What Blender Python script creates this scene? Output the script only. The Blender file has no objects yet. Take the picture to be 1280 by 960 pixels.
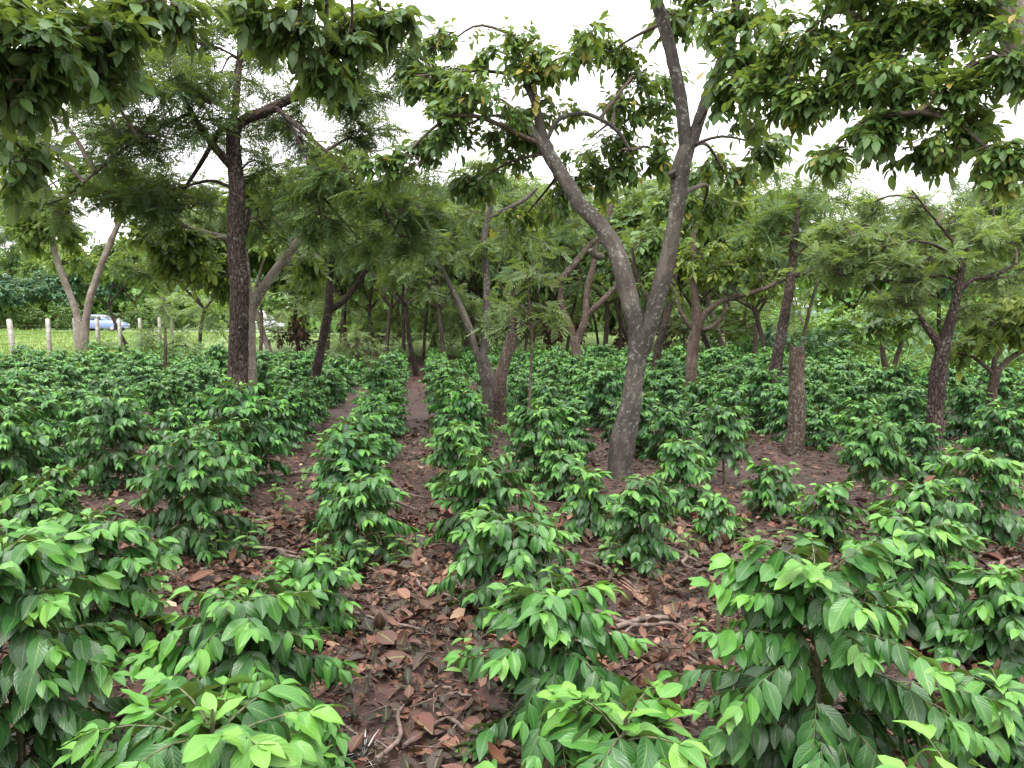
import bpy, math, random
import numpy as np
from mathutils import Matrix, Vector

random.seed(4)
RNG = np.random.default_rng(11)
SC = bpy.context.scene
COL = SC.collection
R = math.radians

# ------------------------------------------------------------------ camera, sky, sun, exposure
FPX, CAMH = 928.0, 1.75
YAW, PITCH = R(7.37), R(4.93)
cam_d = bpy.data.cameras.new('camera')
cam = bpy.data.objects.new('camera', cam_d)
COL.objects.link(cam)
cam.location = (0, 0, CAMH)
cam.rotation_euler = (math.pi / 2 - PITCH, 0, -YAW)
cam_d.sensor_width = 36
cam_d.lens = FPX / 1280 * 36
cam_d.clip_start, cam_d.clip_end = 0.05, 3000
SC.camera = cam

SUN_EL, SUN_AZ = R(62), R(205)
world = bpy.data.worlds.new('World')
SC.world = world
world.use_nodes = True
wn, wl = world.node_tree.nodes, world.node_tree.links
wn.clear()
sky = wn.new('ShaderNodeTexSky')
sky.sky_type = 'NISHITA'
sky.sun_disc = False
sky.sun_elevation, sky.sun_rotation = SUN_EL, SUN_AZ
sky.air_density, sky.dust_density, sky.ozone_density = 1.0, 6.0, 1.0
hs = wn.new('ShaderNodeHueSaturation')
hs.inputs['Saturation'].default_value = 0.10
bg = wn.new('ShaderNodeBackground')
bg.inputs['Strength'].default_value = 0.15
wo = wn.new('ShaderNodeOutputWorld')
wl.new(sky.outputs[0], hs.inputs['Color'])
cloud = wn.new('ShaderNodeMix'); cloud.data_type = 'RGBA'      # an even cloud deck over most of the clear sky
cloud.inputs[0].default_value = 0.85
wtc = wn.new('ShaderNodeTexCoord'); wsp = wn.new('ShaderNodeSeparateXYZ'); wl.new(wtc.outputs['Generated'], wsp.inputs[0])
wcl = wn.new('ShaderNodeMath'); wcl.operation = 'MAXIMUM'; wcl.inputs[1].default_value = 0.0; wl.new(wsp.outputs[2], wcl.inputs[0])
wma = wn.new('ShaderNodeMath'); wma.operation = 'MULTIPLY_ADD'; wma.inputs[1].default_value = 2.0; wma.inputs[2].default_value = 1.0; wl.new(wcl.outputs[0], wma.inputs[0])
wcn = wn.new('ShaderNodeTexNoise'); wcn.inputs['Scale'].default_value = 2.6; wcn.inputs['Detail'].default_value = 5.0; wl.new(wtc.outputs['Generated'], wcn.inputs['Vector'])
wcm = wn.new('ShaderNodeMath'); wcm.operation = 'MULTIPLY_ADD'; wcm.inputs[1].default_value = 0.5; wcm.inputs[2].default_value = 0.75; wl.new(wcn.outputs[0], wcm.inputs[0])
wmm = wn.new('ShaderNodeMath'); wmm.operation = 'MULTIPLY'; wl.new(wma.outputs[0], wmm.inputs[0]); wl.new(wcm.outputs[0], wmm.inputs[1])
wvm = wn.new('ShaderNodeVectorMath'); wvm.operation = 'SCALE'; wvm.inputs[0].default_value = (5.6, 5.6, 5.6); wl.new(wmm.outputs[0], wvm.inputs['Scale'])
wl.new(wvm.outputs[0], cloud.inputs[7])
wl.new(hs.outputs[0], cloud.inputs[6])
wl.new(cloud.outputs[2], bg.inputs['Color'])
wl.new(bg.outputs[0], wo.inputs['Surface'])

sun_d = bpy.data.lights.new('sun', 'SUN')
sun_d.energy, sun_d.angle, sun_d.color = 1.5, R(20), (1.0, 0.97, 0.92)
sun = bpy.data.objects.new('sun', sun_d)
COL.objects.link(sun)
sdir = Vector((math.sin(SUN_AZ) * math.cos(SUN_EL), math.cos(SUN_AZ) * math.cos(SUN_EL), math.sin(SUN_EL)))
sun.rotation_euler = sdir.to_track_quat('Z', 'Y').to_euler()

SC.view_settings.view_transform = 'Standard'
SC.view_settings.look = 'None'
SC.view_settings.gamma = 1
SC.view_settings.exposure = 1.1
SC.render.engine = 'CYCLES'
SC.cycles.max_bounces = 8
SC.cycles.diffuse_bounces = 4
SC.cycles.glossy_bounces = 2
SC.cycles.transmission_bounces = 4
SC.cycles.use_denoising = True

# ------------------------------------------------------------------ picture -> place
FH = np.array([math.sin(YAW), math.cos(YAW), 0.0])
RT = np.array([math.cos(YAW), -math.sin(YAW), 0.0])
FW = FH * math.cos(PITCH) + np.array([0, 0, -math.sin(PITCH)])
UP = FH * math.sin(PITCH) + np.array([0, 0, math.cos(PITCH)])
CAM = np.array([0, 0, CAMH])


def ray(px, py):
    v = FW + RT * ((px - 640) / FPX) + UP * ((480 - py) / FPX)
    return v / v.dot(FH)


def at(px, py, d):
    return CAM + ray(px, py) * d


def smooth01(t):
    t = np.clip(t, 0, 1)
    return t * t * (3 - 2 * t)


def hash3(i, j, k, s=0):
    n = (i * 73856093) ^ (j * 19349663) ^ (k * 83492791) ^ (s * 2654435761)
    n = (n ^ (n >> 13)) * 1274126177 & 0xFFFFFFFF
    n = (n ^ (n >> 16)) & 0xFFFF
    return n / 65535.0


def vnoise(P, s=0):
    P = np.asarray(P, float)
    I = np.floor(P).astype(np.int64)
    F = P - I
    F = F * F * (3 - 2 * F)
    out = 0
    for a in (0, 1):
        for b in (0, 1):
            for c in (0, 1):
                w = (F[:, 0] if a else 1 - F[:, 0]) * (F[:, 1] if b else 1 - F[:, 1]) * (F[:, 2] if c else 1 - F[:, 2])
                out = out + w * hash3(I[:, 0] + a, I[:, 1] + b, I[:, 2] + c, s)
    return out * 2 - 1


def gz(x, y):
    """height of the ground"""
    x = np.atleast_1d(np.asarray(x, float)); y = np.atleast_1d(np.asarray(y, float))
    d = x * FH[0] + y * FH[1]
    z = 0.70 * smooth01((d - 31) / 30.0)
    P = np.stack([x, y, x * 0], 1)
    near = 1 - smooth01((d - 20) / 8)
    z = z + near * (0.035 * vnoise(P * 1.1, 1) + 0.018 * vnoise(P * 3.3, 2))
    z = z + 0.10 * vnoise(P * 0.12, 3) * smooth01((d - 12) / 12)
    return z


def gz1(x, y):
    return float(gz(x, y)[0])


def foot(px, d):
    p = at(px, 480, d)
    return np.array([p[0], p[1], gz1(p[0], p[1])])


# ------------------------------------------------------------------ mesh helpers
def mesh_from(name, V, Q, mat, tint=None, uv=None, bark=None, smooth=True):
    V = np.asarray(V, np.float32); Q = np.asarray(Q, np.int32)
    me = bpy.data.meshes.new(name)
    me.vertices.add(len(V)); me.vertices.foreach_set('co', V.ravel())
    n = len(Q)
    me.loops.add(n * 4); me.loops.foreach_set('vertex_index', Q.ravel())
    me.polygons.add(n); me.polygons.foreach_set('loop_start', np.arange(0, n * 4, 4, dtype=np.int32))
    if smooth:
        me.polygons.foreach_set('use_smooth', np.ones(n, bool))
    if tint is not None:
        a = me.attributes.new('tint', 'FLOAT', 'POINT'); a.data.foreach_set('value', np.asarray(tint, np.float32))
    if bark is not None:
        a = me.attributes.new('bark', 'FLOAT_VECTOR', 'POINT'); a.data.foreach_set('vector', np.asarray(bark, np.float32).ravel())
    if uv is not None:
        l = me.uv_layers.new(name='UVMap')
        l.data.foreach_set('uv', np.asarray(uv, np.float32)[Q.ravel()].ravel())
    me.materials.append(mat)
    me.update(calc_edges=True)
    return me


def link(name, me, parent=None, loc=None):
    o = bpy.data.objects.new(name, me); COL.objects.link(o)
    if parent is not None: o.parent = parent
    if loc is not None: o.location = loc
    return o


def thing(name, label, cat, loc=(0, 0, 0), group=None):
    o = bpy.data.objects.new(name, None); COL.objects.link(o)
    o.empty_display_size = 0.2
    o.location = loc
    return tag(o, label, cat, group)


def tag(o, label=None, cat=None, group=None, kind=None):
    if label: o['label'] = label
    if cat: o['category'] = cat
    if group: o['group'] = group
    if kind: o['kind'] = kind
    return o


class Geo:
    """collects quads"""
    def __init__(s):
        s.V, s.Q, s.T, s.U, s.B, s.n = [], [], [], [], [], 0

    def add(s, V, Q, tint=None, uv=None, bark=None):
        s.V.append(V); s.Q.append(Q + s.n); s.n += len(V)
        s.T.append(np.zeros(len(V)) if tint is None else tint)
        s.U.append(np.zeros((len(V), 2)) if uv is None else uv)
        s.B.append(V if bark is None else bark)

    def inst(s, tpl, M, O, tint):
        if len(O) == 0: return
        V, Q, U = tpl
        k, n = len(V), len(O)
        W = np.einsum('nij,kj->nki', M, V) + O[:, None, :]
        QQ = (Q[None] + (np.arange(n) * k)[:, None, None]).reshape(-1, 4)
        s.add(W.reshape(-1, 3), QQ, np.repeat(tint, k), np.tile(U, (n, 1)))

    def build(s, name, mat, parent=None, base=None, smooth=True, leafy=False, barky=False):
        if not s.V: return None
        V = np.concatenate(s.V)
        B = np.concatenate(s.B) if barky else None
        if base is not None: V = V - np.asarray(base)
        me = mesh_from(name, V, np.concatenate(s.Q), mat, np.concatenate(s.T) if leafy else None,
                       np.concatenate(s.U) if leafy else None, B, smooth)
        return link(name, me, parent)

    def box(s, c, h, rot=None):
        V = np.array([[x, y, z] for x in (-1, 1) for y in (-1, 1) for z in (-1, 1)], float) * np.asarray(h)
        if rot is not None: V = V @ np.asarray(rot).T
        Q = np.array([[0, 1, 3, 2], [4, 6, 7, 5], [0, 4, 5, 1], [2, 3, 7, 6], [0, 2, 6, 4], [1, 5, 7, 3]])
        s.add(V + np.asarray(c), Q)


def norm(v):
    return v / np.maximum(np.linalg.norm(v, axis=-1, keepdims=True), 1e-9)


def frames(T, scale, roll=None, wid=None):
    """columns: side, along, normal (mostly up)"""
    T = norm(T)
    up = np.zeros_like(T); up[:, 2] = 1
    up[np.abs(T[:, 2]) > 0.97] = (1, 0, 0)
    S = norm(np.cross(T, up)); N = np.cross(S, T)
    if roll is not None:
        c, q = np.cos(roll)[:, None], np.sin(roll)[:, None]
        S, N = S * c + N * q, N * c - S * q
    M = np.stack([S, T, N], 2) * np.asarray(scale).reshape(-1, 1, 1)
    if wid is not None: M[:, :, 0] *= np.asarray(wid).reshape(-1, 1)
    return M


def spline(P, n):
    P = np.asarray(P, float)
    if len(P) == 2:
        t = np.linspace(0, 1, n)[:, None]
        return P[0] * (1 - t) + P[1] * t
    A = np.vstack([2 * P[0] - P[1], P, 2 * P[-1] - P[-2]])
    k = len(P) - 1
    t = np.linspace(0, k, n); i = np.minimum(t.astype(int), k - 1); f = (t - i)[:, None]
    p0, p1, p2, p3 = A[i], A[i + 1], A[i + 2], A[i + 3]
    return 0.5 * (2 * p1 + (p2 - p0) * f + (2 * p0 - 5 * p1 + 4 * p2 - p3) * f ** 2 + (3 * p1 - p0 - 3 * p2 + p3) * f ** 3)


def tube(G, PR, sides=10, step=0.08, rough=0.0, fine=0.0, seed=0, cap=True):
    """PR: points with a radius each (x,y,z,r). Returns the fine centre line."""
    PR = np.asarray(PR, float)
    L = np.linalg.norm(np.diff(PR[:, :3], axis=0), axis=1).sum()
    n = max(3, int(L / step) + 1)
    S = spline(PR, n); P, r = S[:, :3], np.maximum(S[:, 3], 0.002)
    T = norm(np.gradient(P, axis=0))
    a = np.array([1.0, 0, 0]) if abs(T[0][0]) < 0.8 else np.array([0, 1.0, 0])
    N = [norm(a - T[0] * a.dot(T[0]))]
    for i in range(1, n):
        v = N[-1] - T[i] * N[-1].dot(T[i]); N.append(norm(v))
    N = np.array(N); B = np.cross(T, N)
    ang = np.linspace(0, 2 * np.pi, sides, endpoint=False)
    c, q = np.cos(ang), np.sin(ang)
    acc = np.concatenate([[0], np.cumsum(np.linalg.norm(np.diff(P, axis=0), axis=1))])
    D = N[:, None, :] * c[None, :, None] + B[:, None, :] * q[None, :, None]
    bark = np.stack([np.broadcast_to(r[:, None] * c, (n, sides)), np.broadcast_to(r[:, None] * q, (n, sides)),
                     np.broadcast_to(acc[:, None], (n, sides))], 2).reshape(-1, 3) + seed * 3.7
    rr = np.repeat(r, sides)
    if rough:
        k = bark * np.array([1, 1, 0.45])
        rr = rr * (1 + rough * vnoise(k / (r.max() * 1.4), 5) + rough * 0.6 * vnoise(k / (r.max() * 0.5), 6))
    if fine:
        rr = rr + fine * (vnoise(bark * np.array([60, 60, 22]), 7) + 0.7 * vnoise(bark * np.array([130, 130, 50]), 8))
    V = np.repeat(P, sides, 0) + D.reshape(-1, 3) * rr[:, None]
    i = np.arange(n - 1)[:, None] * sides; j = np.arange(sides)[None]; j2 = (j + 1) % sides
    Q = np.stack([i + j, i + j2, i + sides + j2, i + sides + j], 2).reshape(-1, 4)
    G.add(V, Q, bark=bark)
    if cap:
        for ring, e, sg in ((V[-sides:], P[-1], 1), (V[:sides], P[0], -1)):
            W = np.vstack([ring, ring * 0.45 + e * 0.55])
            k = np.arange(sides); k2 = (k + 1) % sides
            Qc = np.stack([k, k2, sides + k2, sides + k], 1)
            inner = sides + np.arange(sides)
            Qi = np.array([[inner[0], inner[m], inner[m + 1], inner[min(m + 2, sides - 1)]] for m in range(1, sides - 2, 2)])
            bk = bark[-sides:] if sg == 1 else bark[:sides]
            G.add(W, np.vstack([Qc, Qi]), bark=np.vstack([bk, bk * 0.45]))
    return P, r


def twigs(G, P0, P1, P2, r0, r1, rings=4, sides=3):
    """many thin curved twigs at once (quadratic curves)"""
    n = len(P0)
    if n == 0: return
    t = np.linspace(0, 1, rings)[None, :, None]
    C = P0[:, None] * (1 - t) ** 2 + P1[:, None] * 2 * t * (1 - t) + P2[:, None] * t ** 2
    T = norm(np.gradient(C, axis=1))
    a = np.zeros_like(T); a[..., 0] = 0.83; a[..., 1] = 0.55
    N = norm(np.cross(T, a)); B = np.cross(T, N)
    ang = np.linspace(0, 2 * np.pi, sides, endpoint=False)
    rr = (np.asarray(r0)[:, None] * (1 - t[..., 0]) + np.asarray(r1)[:, None] * t[..., 0])
    V = C[:, :, None] + (N[:, :, None] * np.cos(ang)[None, None, :, None] + B[:, :, None] * np.sin(ang)[None, None, :, None]) * rr[:, :, None, None]
    i = np.arange(rings - 1)[:, None] * sides; j = np.arange(sides)[None]; j2 = (j + 1) % sides
    Q = np.stack([i + j, i + j2, i + sides + j2, i + sides + j], 2).reshape(-1, 4)
    QQ = (Q[None] + (np.arange(n) * rings * sides)[:, None, None]).reshape(-1, 4)
    G.add(V.reshape(-1, 3), QQ)


# ------------------------------------------------------------------ materials
def newmat(name):
    m = bpy.data.materials.new(name); m.use_nodes = True
    nt = m.node_tree; nt.nodes.clear()
    out = nt.nodes.new('ShaderNodeOutputMaterial')
    b = nt.nodes.new('ShaderNodeBsdfPrincipled')
    nt.links.new(b.outputs[0], out.inputs['Surface'])
    return m, nt, b, out


def N(nt, kind, **kw):
    n = nt.nodes.new(kind)
    for k, v in kw.items():
        if k.startswith('i_'): n.inputs[k[2:].replace('_', ' ')].default_value = v
        else: setattr(n, k, v)
    return n


def math_n(nt, op, a, b=None, c=None):
    n = nt.nodes.new('ShaderNodeMath'); n.operation = op
    for i, v in enumerate((a, b, c)):
        if v is None: continue
        if isinstance(v, (int, float)): n.inputs[i].default_value = v
        else: nt.links.new(v, n.inputs[i])
    return n.outputs[0]


def ramp(nt, fac, stops):
    n = nt.nodes.new('ShaderNodeValToRGB'); e = n.color_ramp.elements
    while len(e) < len(stops): e.new(0.5)
    for el, (p, c) in zip(e, stops):
        el.position = p; el.color = (*c, 1)
    nt.links.new(fac, n.inputs[0])
    return n.outputs[0]


def mixc(nt, f, a, b, blend='MIX'):
    n = nt.nodes.new('ShaderNodeMix'); n.data_type = 'RGBA'; n.blend_type = blend
    for s, v in ((0, f), (6, a), (7, b)):
        if isinstance(v, (int, float)): n.inputs[s].default_value = v
        elif isinstance(v, tuple): n.inputs[s].default_value = (*v, 1)
        else: nt.links.new(v, n.inputs[s])
    return n.outputs[2]


def leaf_mat(name, stops, rough=0.4, spec=0.5, transl=0.25, veins=0.0, var=0.16, tcol=(0.9, 1.0, 0.35), under=None, spots=0.0):
    m, nt, b, out = newmat(name)
    at_ = N(nt, 'ShaderNodeAttribute', attribute_name='tint')
    oi = N(nt, 'ShaderNodeObjectInfo')
    geo = N(nt, 'ShaderNodeNewGeometry')
    f = math_n(nt, 'ADD', at_.outputs['Fac'], math_n(nt, 'MULTIPLY', math_n(nt, 'SUBTRACT', oi.outputs['Random'], 0.5), var))
    col = ramp(nt, f, stops)
    tc = N(nt, 'ShaderNodeTexCoord')
    nz = N(nt, 'ShaderNodeTexNoise', i_Scale=9.0, i_Detail=2.0)
    nt.links.new(tc.outputs['Object'], nz.inputs['Vector'])
    col = mixc(nt, math_n(nt, 'MULTIPLY', nz.outputs[0], 0.5), col, (0.5, 0.5, 0.45), 'SOFT_LIGHT')
    # the paler underside of a leaf
    pale = mixc(nt, 0.35, col, (0.20, 0.27, 0.14) if under is None else under)
    col = mixc(nt, math_n(nt, 'MULTIPLY', geo.outputs['Backfacing'], 0.6), col, pale)
    if veins:
        uv = N(nt, 'ShaderNodeUVMap')
        sp = N(nt, 'ShaderNodeSeparateXYZ'); nt.links.new(uv.outputs[0], sp.inputs[0])
        au = math_n(nt, 'ABSOLUTE', math_n(nt, 'SUBTRACT', sp.outputs[0], 0.5))
        rib = math_n(nt, 'SMOOTH_MIN', math_n(nt, 'MULTIPLY', au, 16.0), 1.0, 0.3)
        wv = math_n(nt, 'SUBTRACT', math_n(nt, 'MULTIPLY', sp.outputs[1], 8.0), math_n(nt, 'MULTIPLY', au, 5.5))
        ridge = math_n(nt, 'POWER', math_n(nt, 'ABSOLUTE', math_n(nt, 'SINE', math_n(nt, 'MULTIPLY', wv, math.pi))), 0.55)
        vein = math_n(nt, 'SUBTRACT', 1.0, ridge)
        lite = math_n(nt, 'MULTIPLY', math_n(nt, 'MAXIMUM', math_n(nt, 'SUBTRACT', 1.0, rib), math_n(nt, 'MULTIPLY', vein, 0.22)), 0.40)
        col = mixc(nt, lite, col, (0.22, 0.33, 0.10))
        h = math_n(nt, 'ADD', math_n(nt, 'MULTIPLY', ridge, 1.0), math_n(nt, 'MULTIPLY', rib, 0.8))
        bp = N(nt, 'ShaderNodeBump', i_Strength=veins, i_Distance=0.004)
        nt.links.new(h, bp.inputs['Height']); nt.links.new(bp.outputs[0], b.inputs['Normal'])
    if spots:      # insect and sun spots, duller patches
        va = N(nt, 'ShaderNodeVectorMath', operation='ADD'); cb = N(nt, 'ShaderNodeCombineXYZ')
        for q_ in range(3): nt.links.new(math_n(nt, 'MULTIPLY', oi.outputs['Random'], 37.0 + 11 * q_), cb.inputs[q_])
        wp = N(nt, 'ShaderNodeNewGeometry')
        nt.links.new(wp.outputs['Position'], va.inputs[0]); nt.links.new(cb.outputs[0], va.inputs[1])
        s1 = N(nt, 'ShaderNodeTexNoise', i_Scale=42.0, i_Detail=3.0); nt.links.new(va.outputs[0], s1.inputs['Vector'])
        s2 = N(nt, 'ShaderNodeTexNoise', i_Scale=11.0, i_Detail=2.0); nt.links.new(va.outputs[0], s2.inputs['Vector'])
        col = mixc(nt, math_n(nt, 'MULTIPLY', s2.outputs[0], 0.35), col, mixc(nt, 0.5, col, (0.10, 0.14, 0.03)))
        sm = ramp(nt, s1.outputs[0], [(0.70, (0, 0, 0)), (0.75, (1, 1, 1))])
        col = mixc(nt, math_n(nt, 'MULTIPLY', sm, spots), col, (0.13, 0.085, 0.03))
    nt.links.new(col, b.inputs['Base Color'])
    b.inputs['Roughness'].default_value = rough
    b.inputs['Specular IOR Level'].default_value = spec
    if transl:
        t = N(nt, 'ShaderNodeBsdfTranslucent')
        nt.links.new(mixc(nt, 1.0, mixc(nt, 0.35, col, (0.45, 0.5, 0.2)), tcol, 'MULTIPLY'), t.inputs['Color'])
        mx = N(nt, 'ShaderNodeMixShader'); mx.inputs[0].default_value = transl
        nt.links.new(b.outputs[0], mx.inputs[1]); nt.links.new(t.outputs[0], mx.inputs[2])
        nt.links.new(mx.outputs[0], out.inputs['Surface'])
    return m


def bark_mat(name, dark, mid, lite, lichen=0.0, bump=0.5, scale=14, flake=0.0):
    m, nt, b, out = newmat(name)
    a = N(nt, 'ShaderNodeAttribute', attribute_name='bark')
    mp = N(nt, 'ShaderNodeMapping'); mp.inputs['Scale'].default_value = (1, 1, 0.28)
    nt.links.new(a.outputs['Vector'], mp.inputs['Vector'])
    n1 = N(nt, 'ShaderNodeTexNoise', i_Scale=float(scale), i_Detail=6.0, i_Roughness=0.65); nt.links.new(mp.outputs[0], n1.inputs['Vector'])
    n2 = N(nt, 'ShaderNodeTexNoise', i_Scale=2.2, i_Detail=4.0); nt.links.new(a.outputs['Vector'], n2.inputs['Vector'])
    vo = N(nt, 'ShaderNodeTexVoronoi', i_Scale=float(scale) * 2.2); vo.feature = 'DISTANCE_TO_EDGE'; nt.links.new(mp.outputs[0], vo.inputs['Vector'])
    crack = math_n(nt, 'SMOOTH_MIN', math_n(nt, 'MULTIPLY', vo.outputs['Distance'], 5.0), 1.0, 0.2)
    f = math_n(nt, 'ADD', math_n(nt, 'MULTIPLY', n1.outputs[0], 0.55), math_n(nt, 'MULTIPLY', n2.outputs[0], 0.55))
    col = ramp(nt, f, [(0.32, dark), (0.55, mid), (0.74, lite)])
    if flake:
        col = mixc(nt, math_n(nt, 'MULTIPLY', math_n(nt, 'SUBTRACT', 1.0, crack), flake), col, dark)
    if lichen:
        n3 = N(nt, 'ShaderNodeTexNoise', i_Scale=26.0, i_Detail=5.0, i_Roughness=0.7); nt.links.new(a.outputs['Vector'], n3.inputs['Vector'])
        n4 = N(nt, 'ShaderNodeTexNoise', i_Scale=3.0, i_Detail=2.0); nt.links.new(a.outputs['Vector'], n4.inputs['Vector'])
        lm = ramp(nt, math_n(nt, 'ADD', n3.outputs[0], math_n(nt, 'MULTIPLY', n4.outputs[0], 0.35)), [(0.74, (0, 0, 0)), (0.82, (1, 1, 1))])
        col = mixc(nt, math_n(nt, 'MULTIPLY', lm, lichen), col, (0.34, 0.36, 0.31))
    nt.links.new(col, b.inputs['Base Color'])
    b.inputs['Roughness'].default_value = 0.85
    b.inputs['Specular IOR Level'].default_value = 0.25
    bp = N(nt, 'ShaderNodeBump', i_Strength=bump, i_Distance=0.02)
    h = math_n(nt, 'ADD', n1.outputs[0], math_n(nt, 'MULTIPLY', crack, 0.3 + flake * 0.6))
    nt.links.new(h, bp.inputs['Height']); nt.links.new(bp.outputs[0], b.inputs['Normal'])
    return m


def plain_mat(name, c1, c2, scale=8, rough=0.7, bump=0.2, metal=0.0, spec=0.4):
    m, nt, b, out = newmat(name)
    tc = N(nt, 'ShaderNodeTexCoord')
    n1 = N(nt, 'ShaderNodeTexNoise', i_Scale=float(scale), i_Detail=5.0); nt.links.new(tc.outputs['Object'], n1.inputs['Vector'])
    nt.links.new(ramp(nt, n1.outputs[0], [(0.35, c1), (0.7, c2)]), b.inputs['Base Color'])
    b.inputs['Roughness'].default_value = rough; b.inputs['Metallic'].default_value = metal
    b.inputs['Specular IOR Level'].default_value = spec
    if bump:
        bp = N(nt, 'ShaderNodeBump', i_Strength=bump, i_Distance=0.01)
        nt.links.new(n1.outputs[0], bp.inputs['Height']); nt.links.new(bp.outputs[0], b.inputs['Normal'])
    return m


M = {}
M['coffee'] = leaf_mat('coffee_leaf', [(0.0, (0.008, 0.042, 0.013)), (0.35, (0.020, 0.098, 0.021)), (0.65, (0.058, 0.195, 0.027)), (1.0, (0.130, 0.290, 0.040))],
                       rough=0.34, spec=0.40, transl=0.14, veins=0.18, spots=0.7)
M['coffee_far'] = leaf_mat('coffee_leaf_small', [(0.0, (0.008, 0.042, 0.013)), (0.35, (0.020, 0.098, 0.021)), (0.65, (0.058, 0.195, 0.027)), (1.0, (0.130, 0.290, 0.040))],
                           rough=0.38, spec=0.38, transl=0.14, veins=0.12)
M['feather'] = leaf_mat('feathery_leaf', [(0.0, (0.026, 0.060, 0.026)), (0.5, (0.062, 0.122, 0.045)), (1.0, (0.16, 0.24, 0.085))], rough=0.6, spec=0.25, transl=0.34)
M['feather_light'] = leaf_mat('pale_feathery_leaf', [(0.0, (0.060, 0.105, 0.045)), (0.5, (0.145, 0.215, 0.10)), (1.0, (0.28, 0.37, 0.17))], rough=0.6, spec=0.25, transl=0.38)
M['broad'] = leaf_mat('broad_leaf', [(0.0, (0.020, 0.054, 0.017)), (0.5, (0.056, 0.128, 0.030)), (0.88, (0.15, 0.25, 0.05)), (0.95, (0.30, 0.26, 0.05)), (1.0, (0.34, 0.22, 0.05))],
                      rough=0.45, spec=0.4, transl=0.33, veins=0.3, spots=0.6)
M['broad_yellow'] = leaf_mat('yellowing_broad_leaf', [(0.0, (0.028, 0.070, 0.018)), (0.5, (0.085, 0.15, 0.030)), (1.0, (0.24, 0.28, 0.05))], rough=0.5, spec=0.35, transl=0.4)
M['broad_blue'] = leaf_mat('bluish_broad_leaf', [(0.0, (0.02, 0.062, 0.034)), (0.5, (0.05, 0.13, 0.07)), (1.0, (0.12, 0.24, 0.12))], rough=0.5, spec=0.4, transl=0.2)
M['grass'] = leaf_mat('grass_blade', [(0.0, (0.06, 0.12, 0.025)), (0.6, (0.13, 0.22, 0.045)), (1.0, (0.27, 0.30, 0.10))], rough=0.6, spec=0.25, transl=0.25)
M['weed'] = leaf_mat('weed_leaf', [(0.0, (0.05, 0.12, 0.03)), (0.6, (0.11, 0.23, 0.05)), (1.0, (0.20, 0.34, 0.10))], rough=0.5, spec=0.3, transl=0.25)
M['dead'] = leaf_mat('dead_leaf', [(0.0, (0.014, 0.007, 0.006)), (0.22, (0.038, 0.015, 0.013)), (0.48, (0.100, 0.034, 0.026)), (0.74, (0.155, 0.058, 0.041)), (0.90, (0.23, 0.125, 0.085)), (1.0, (0.40, 0.31, 0.23))],
                     rough=0.5, spec=0.35, transl=0.0, veins=0.3, var=0.1, under=(0.22, 0.13, 0.09))
M['dry'] = leaf_mat('dry_brown_leaf', [(0.0, (0.05, 0.03, 0.025)), (0.5, (0.13, 0.075, 0.055)), (1.0, (0.22, 0.15, 0.11))], rough=0.7, spec=0.2, transl=0.1, under=(0.2, 0.14, 0.1))
M['bark_grey'] = bark_mat('grey_bark', (0.017, 0.014, 0.012), (0.056, 0.047, 0.040), (0.12, 0.105, 0.09), lichen=0.42, bump=0.6, scale=16)
M['bark_dark'] = bark_mat('dark_flaky_bark', (0.012, 0.008, 0.007), (0.050, 0.033, 0.027), (0.12, 0.082, 0.066), lichen=0.25, bump=1.0, scale=13, flake=0.75)
M['bark_brown'] = bark_mat('brown_bark', (0.028, 0.019, 0.016), (0.085, 0.058, 0.046), (0.17, 0.125, 0.10), lichen=0.35, bump=0.9, scale=14, flake=0.4)
M['bark_pale'] = bark_mat('pale_bark', (0.055, 0.042, 0.034), (0.155, 0.125, 0.103), (0.28, 0.245, 0.21), lichen=0.6, bump=0.5, scale=12)
M['twig'] = plain_mat('twig_bark', (0.035, 0.024, 0.019), (0.11, 0.08, 0.062), 30, 0.8, 0.3)
M['stem'] = plain_mat('coffee_stem', (0.045, 0.055, 0.022), (0.12, 0.12, 0.06), 40, 0.6, 0.2)
M['stick'] = plain_mat('fallen_stick', (0.05, 0.033, 0.027), (0.20, 0.145, 0.12), 25, 0.7, 0.4)
M['palestick'] = plain_mat('pale_stick', (0.13, 0.075, 0.05), (0.30, 0.18, 0.12), 25, 0.7, 0.4)
M['concrete'] = plain_mat('concrete', (0.22, 0.205, 0.185), (0.42, 0.395, 0.36), 9, 0.9, 0.4)
M['wire'] = plain_mat('rusty_wire', (0.12, 0.09, 0.07), (0.2, 0.17, 0.14), 20, 0.6, 0, 0.6)
M['road'] = plain_mat('road', (0.34, 0.34, 0.35), (0.42, 0.42, 0.43), 0.6, 0.8, 0.1)

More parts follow.
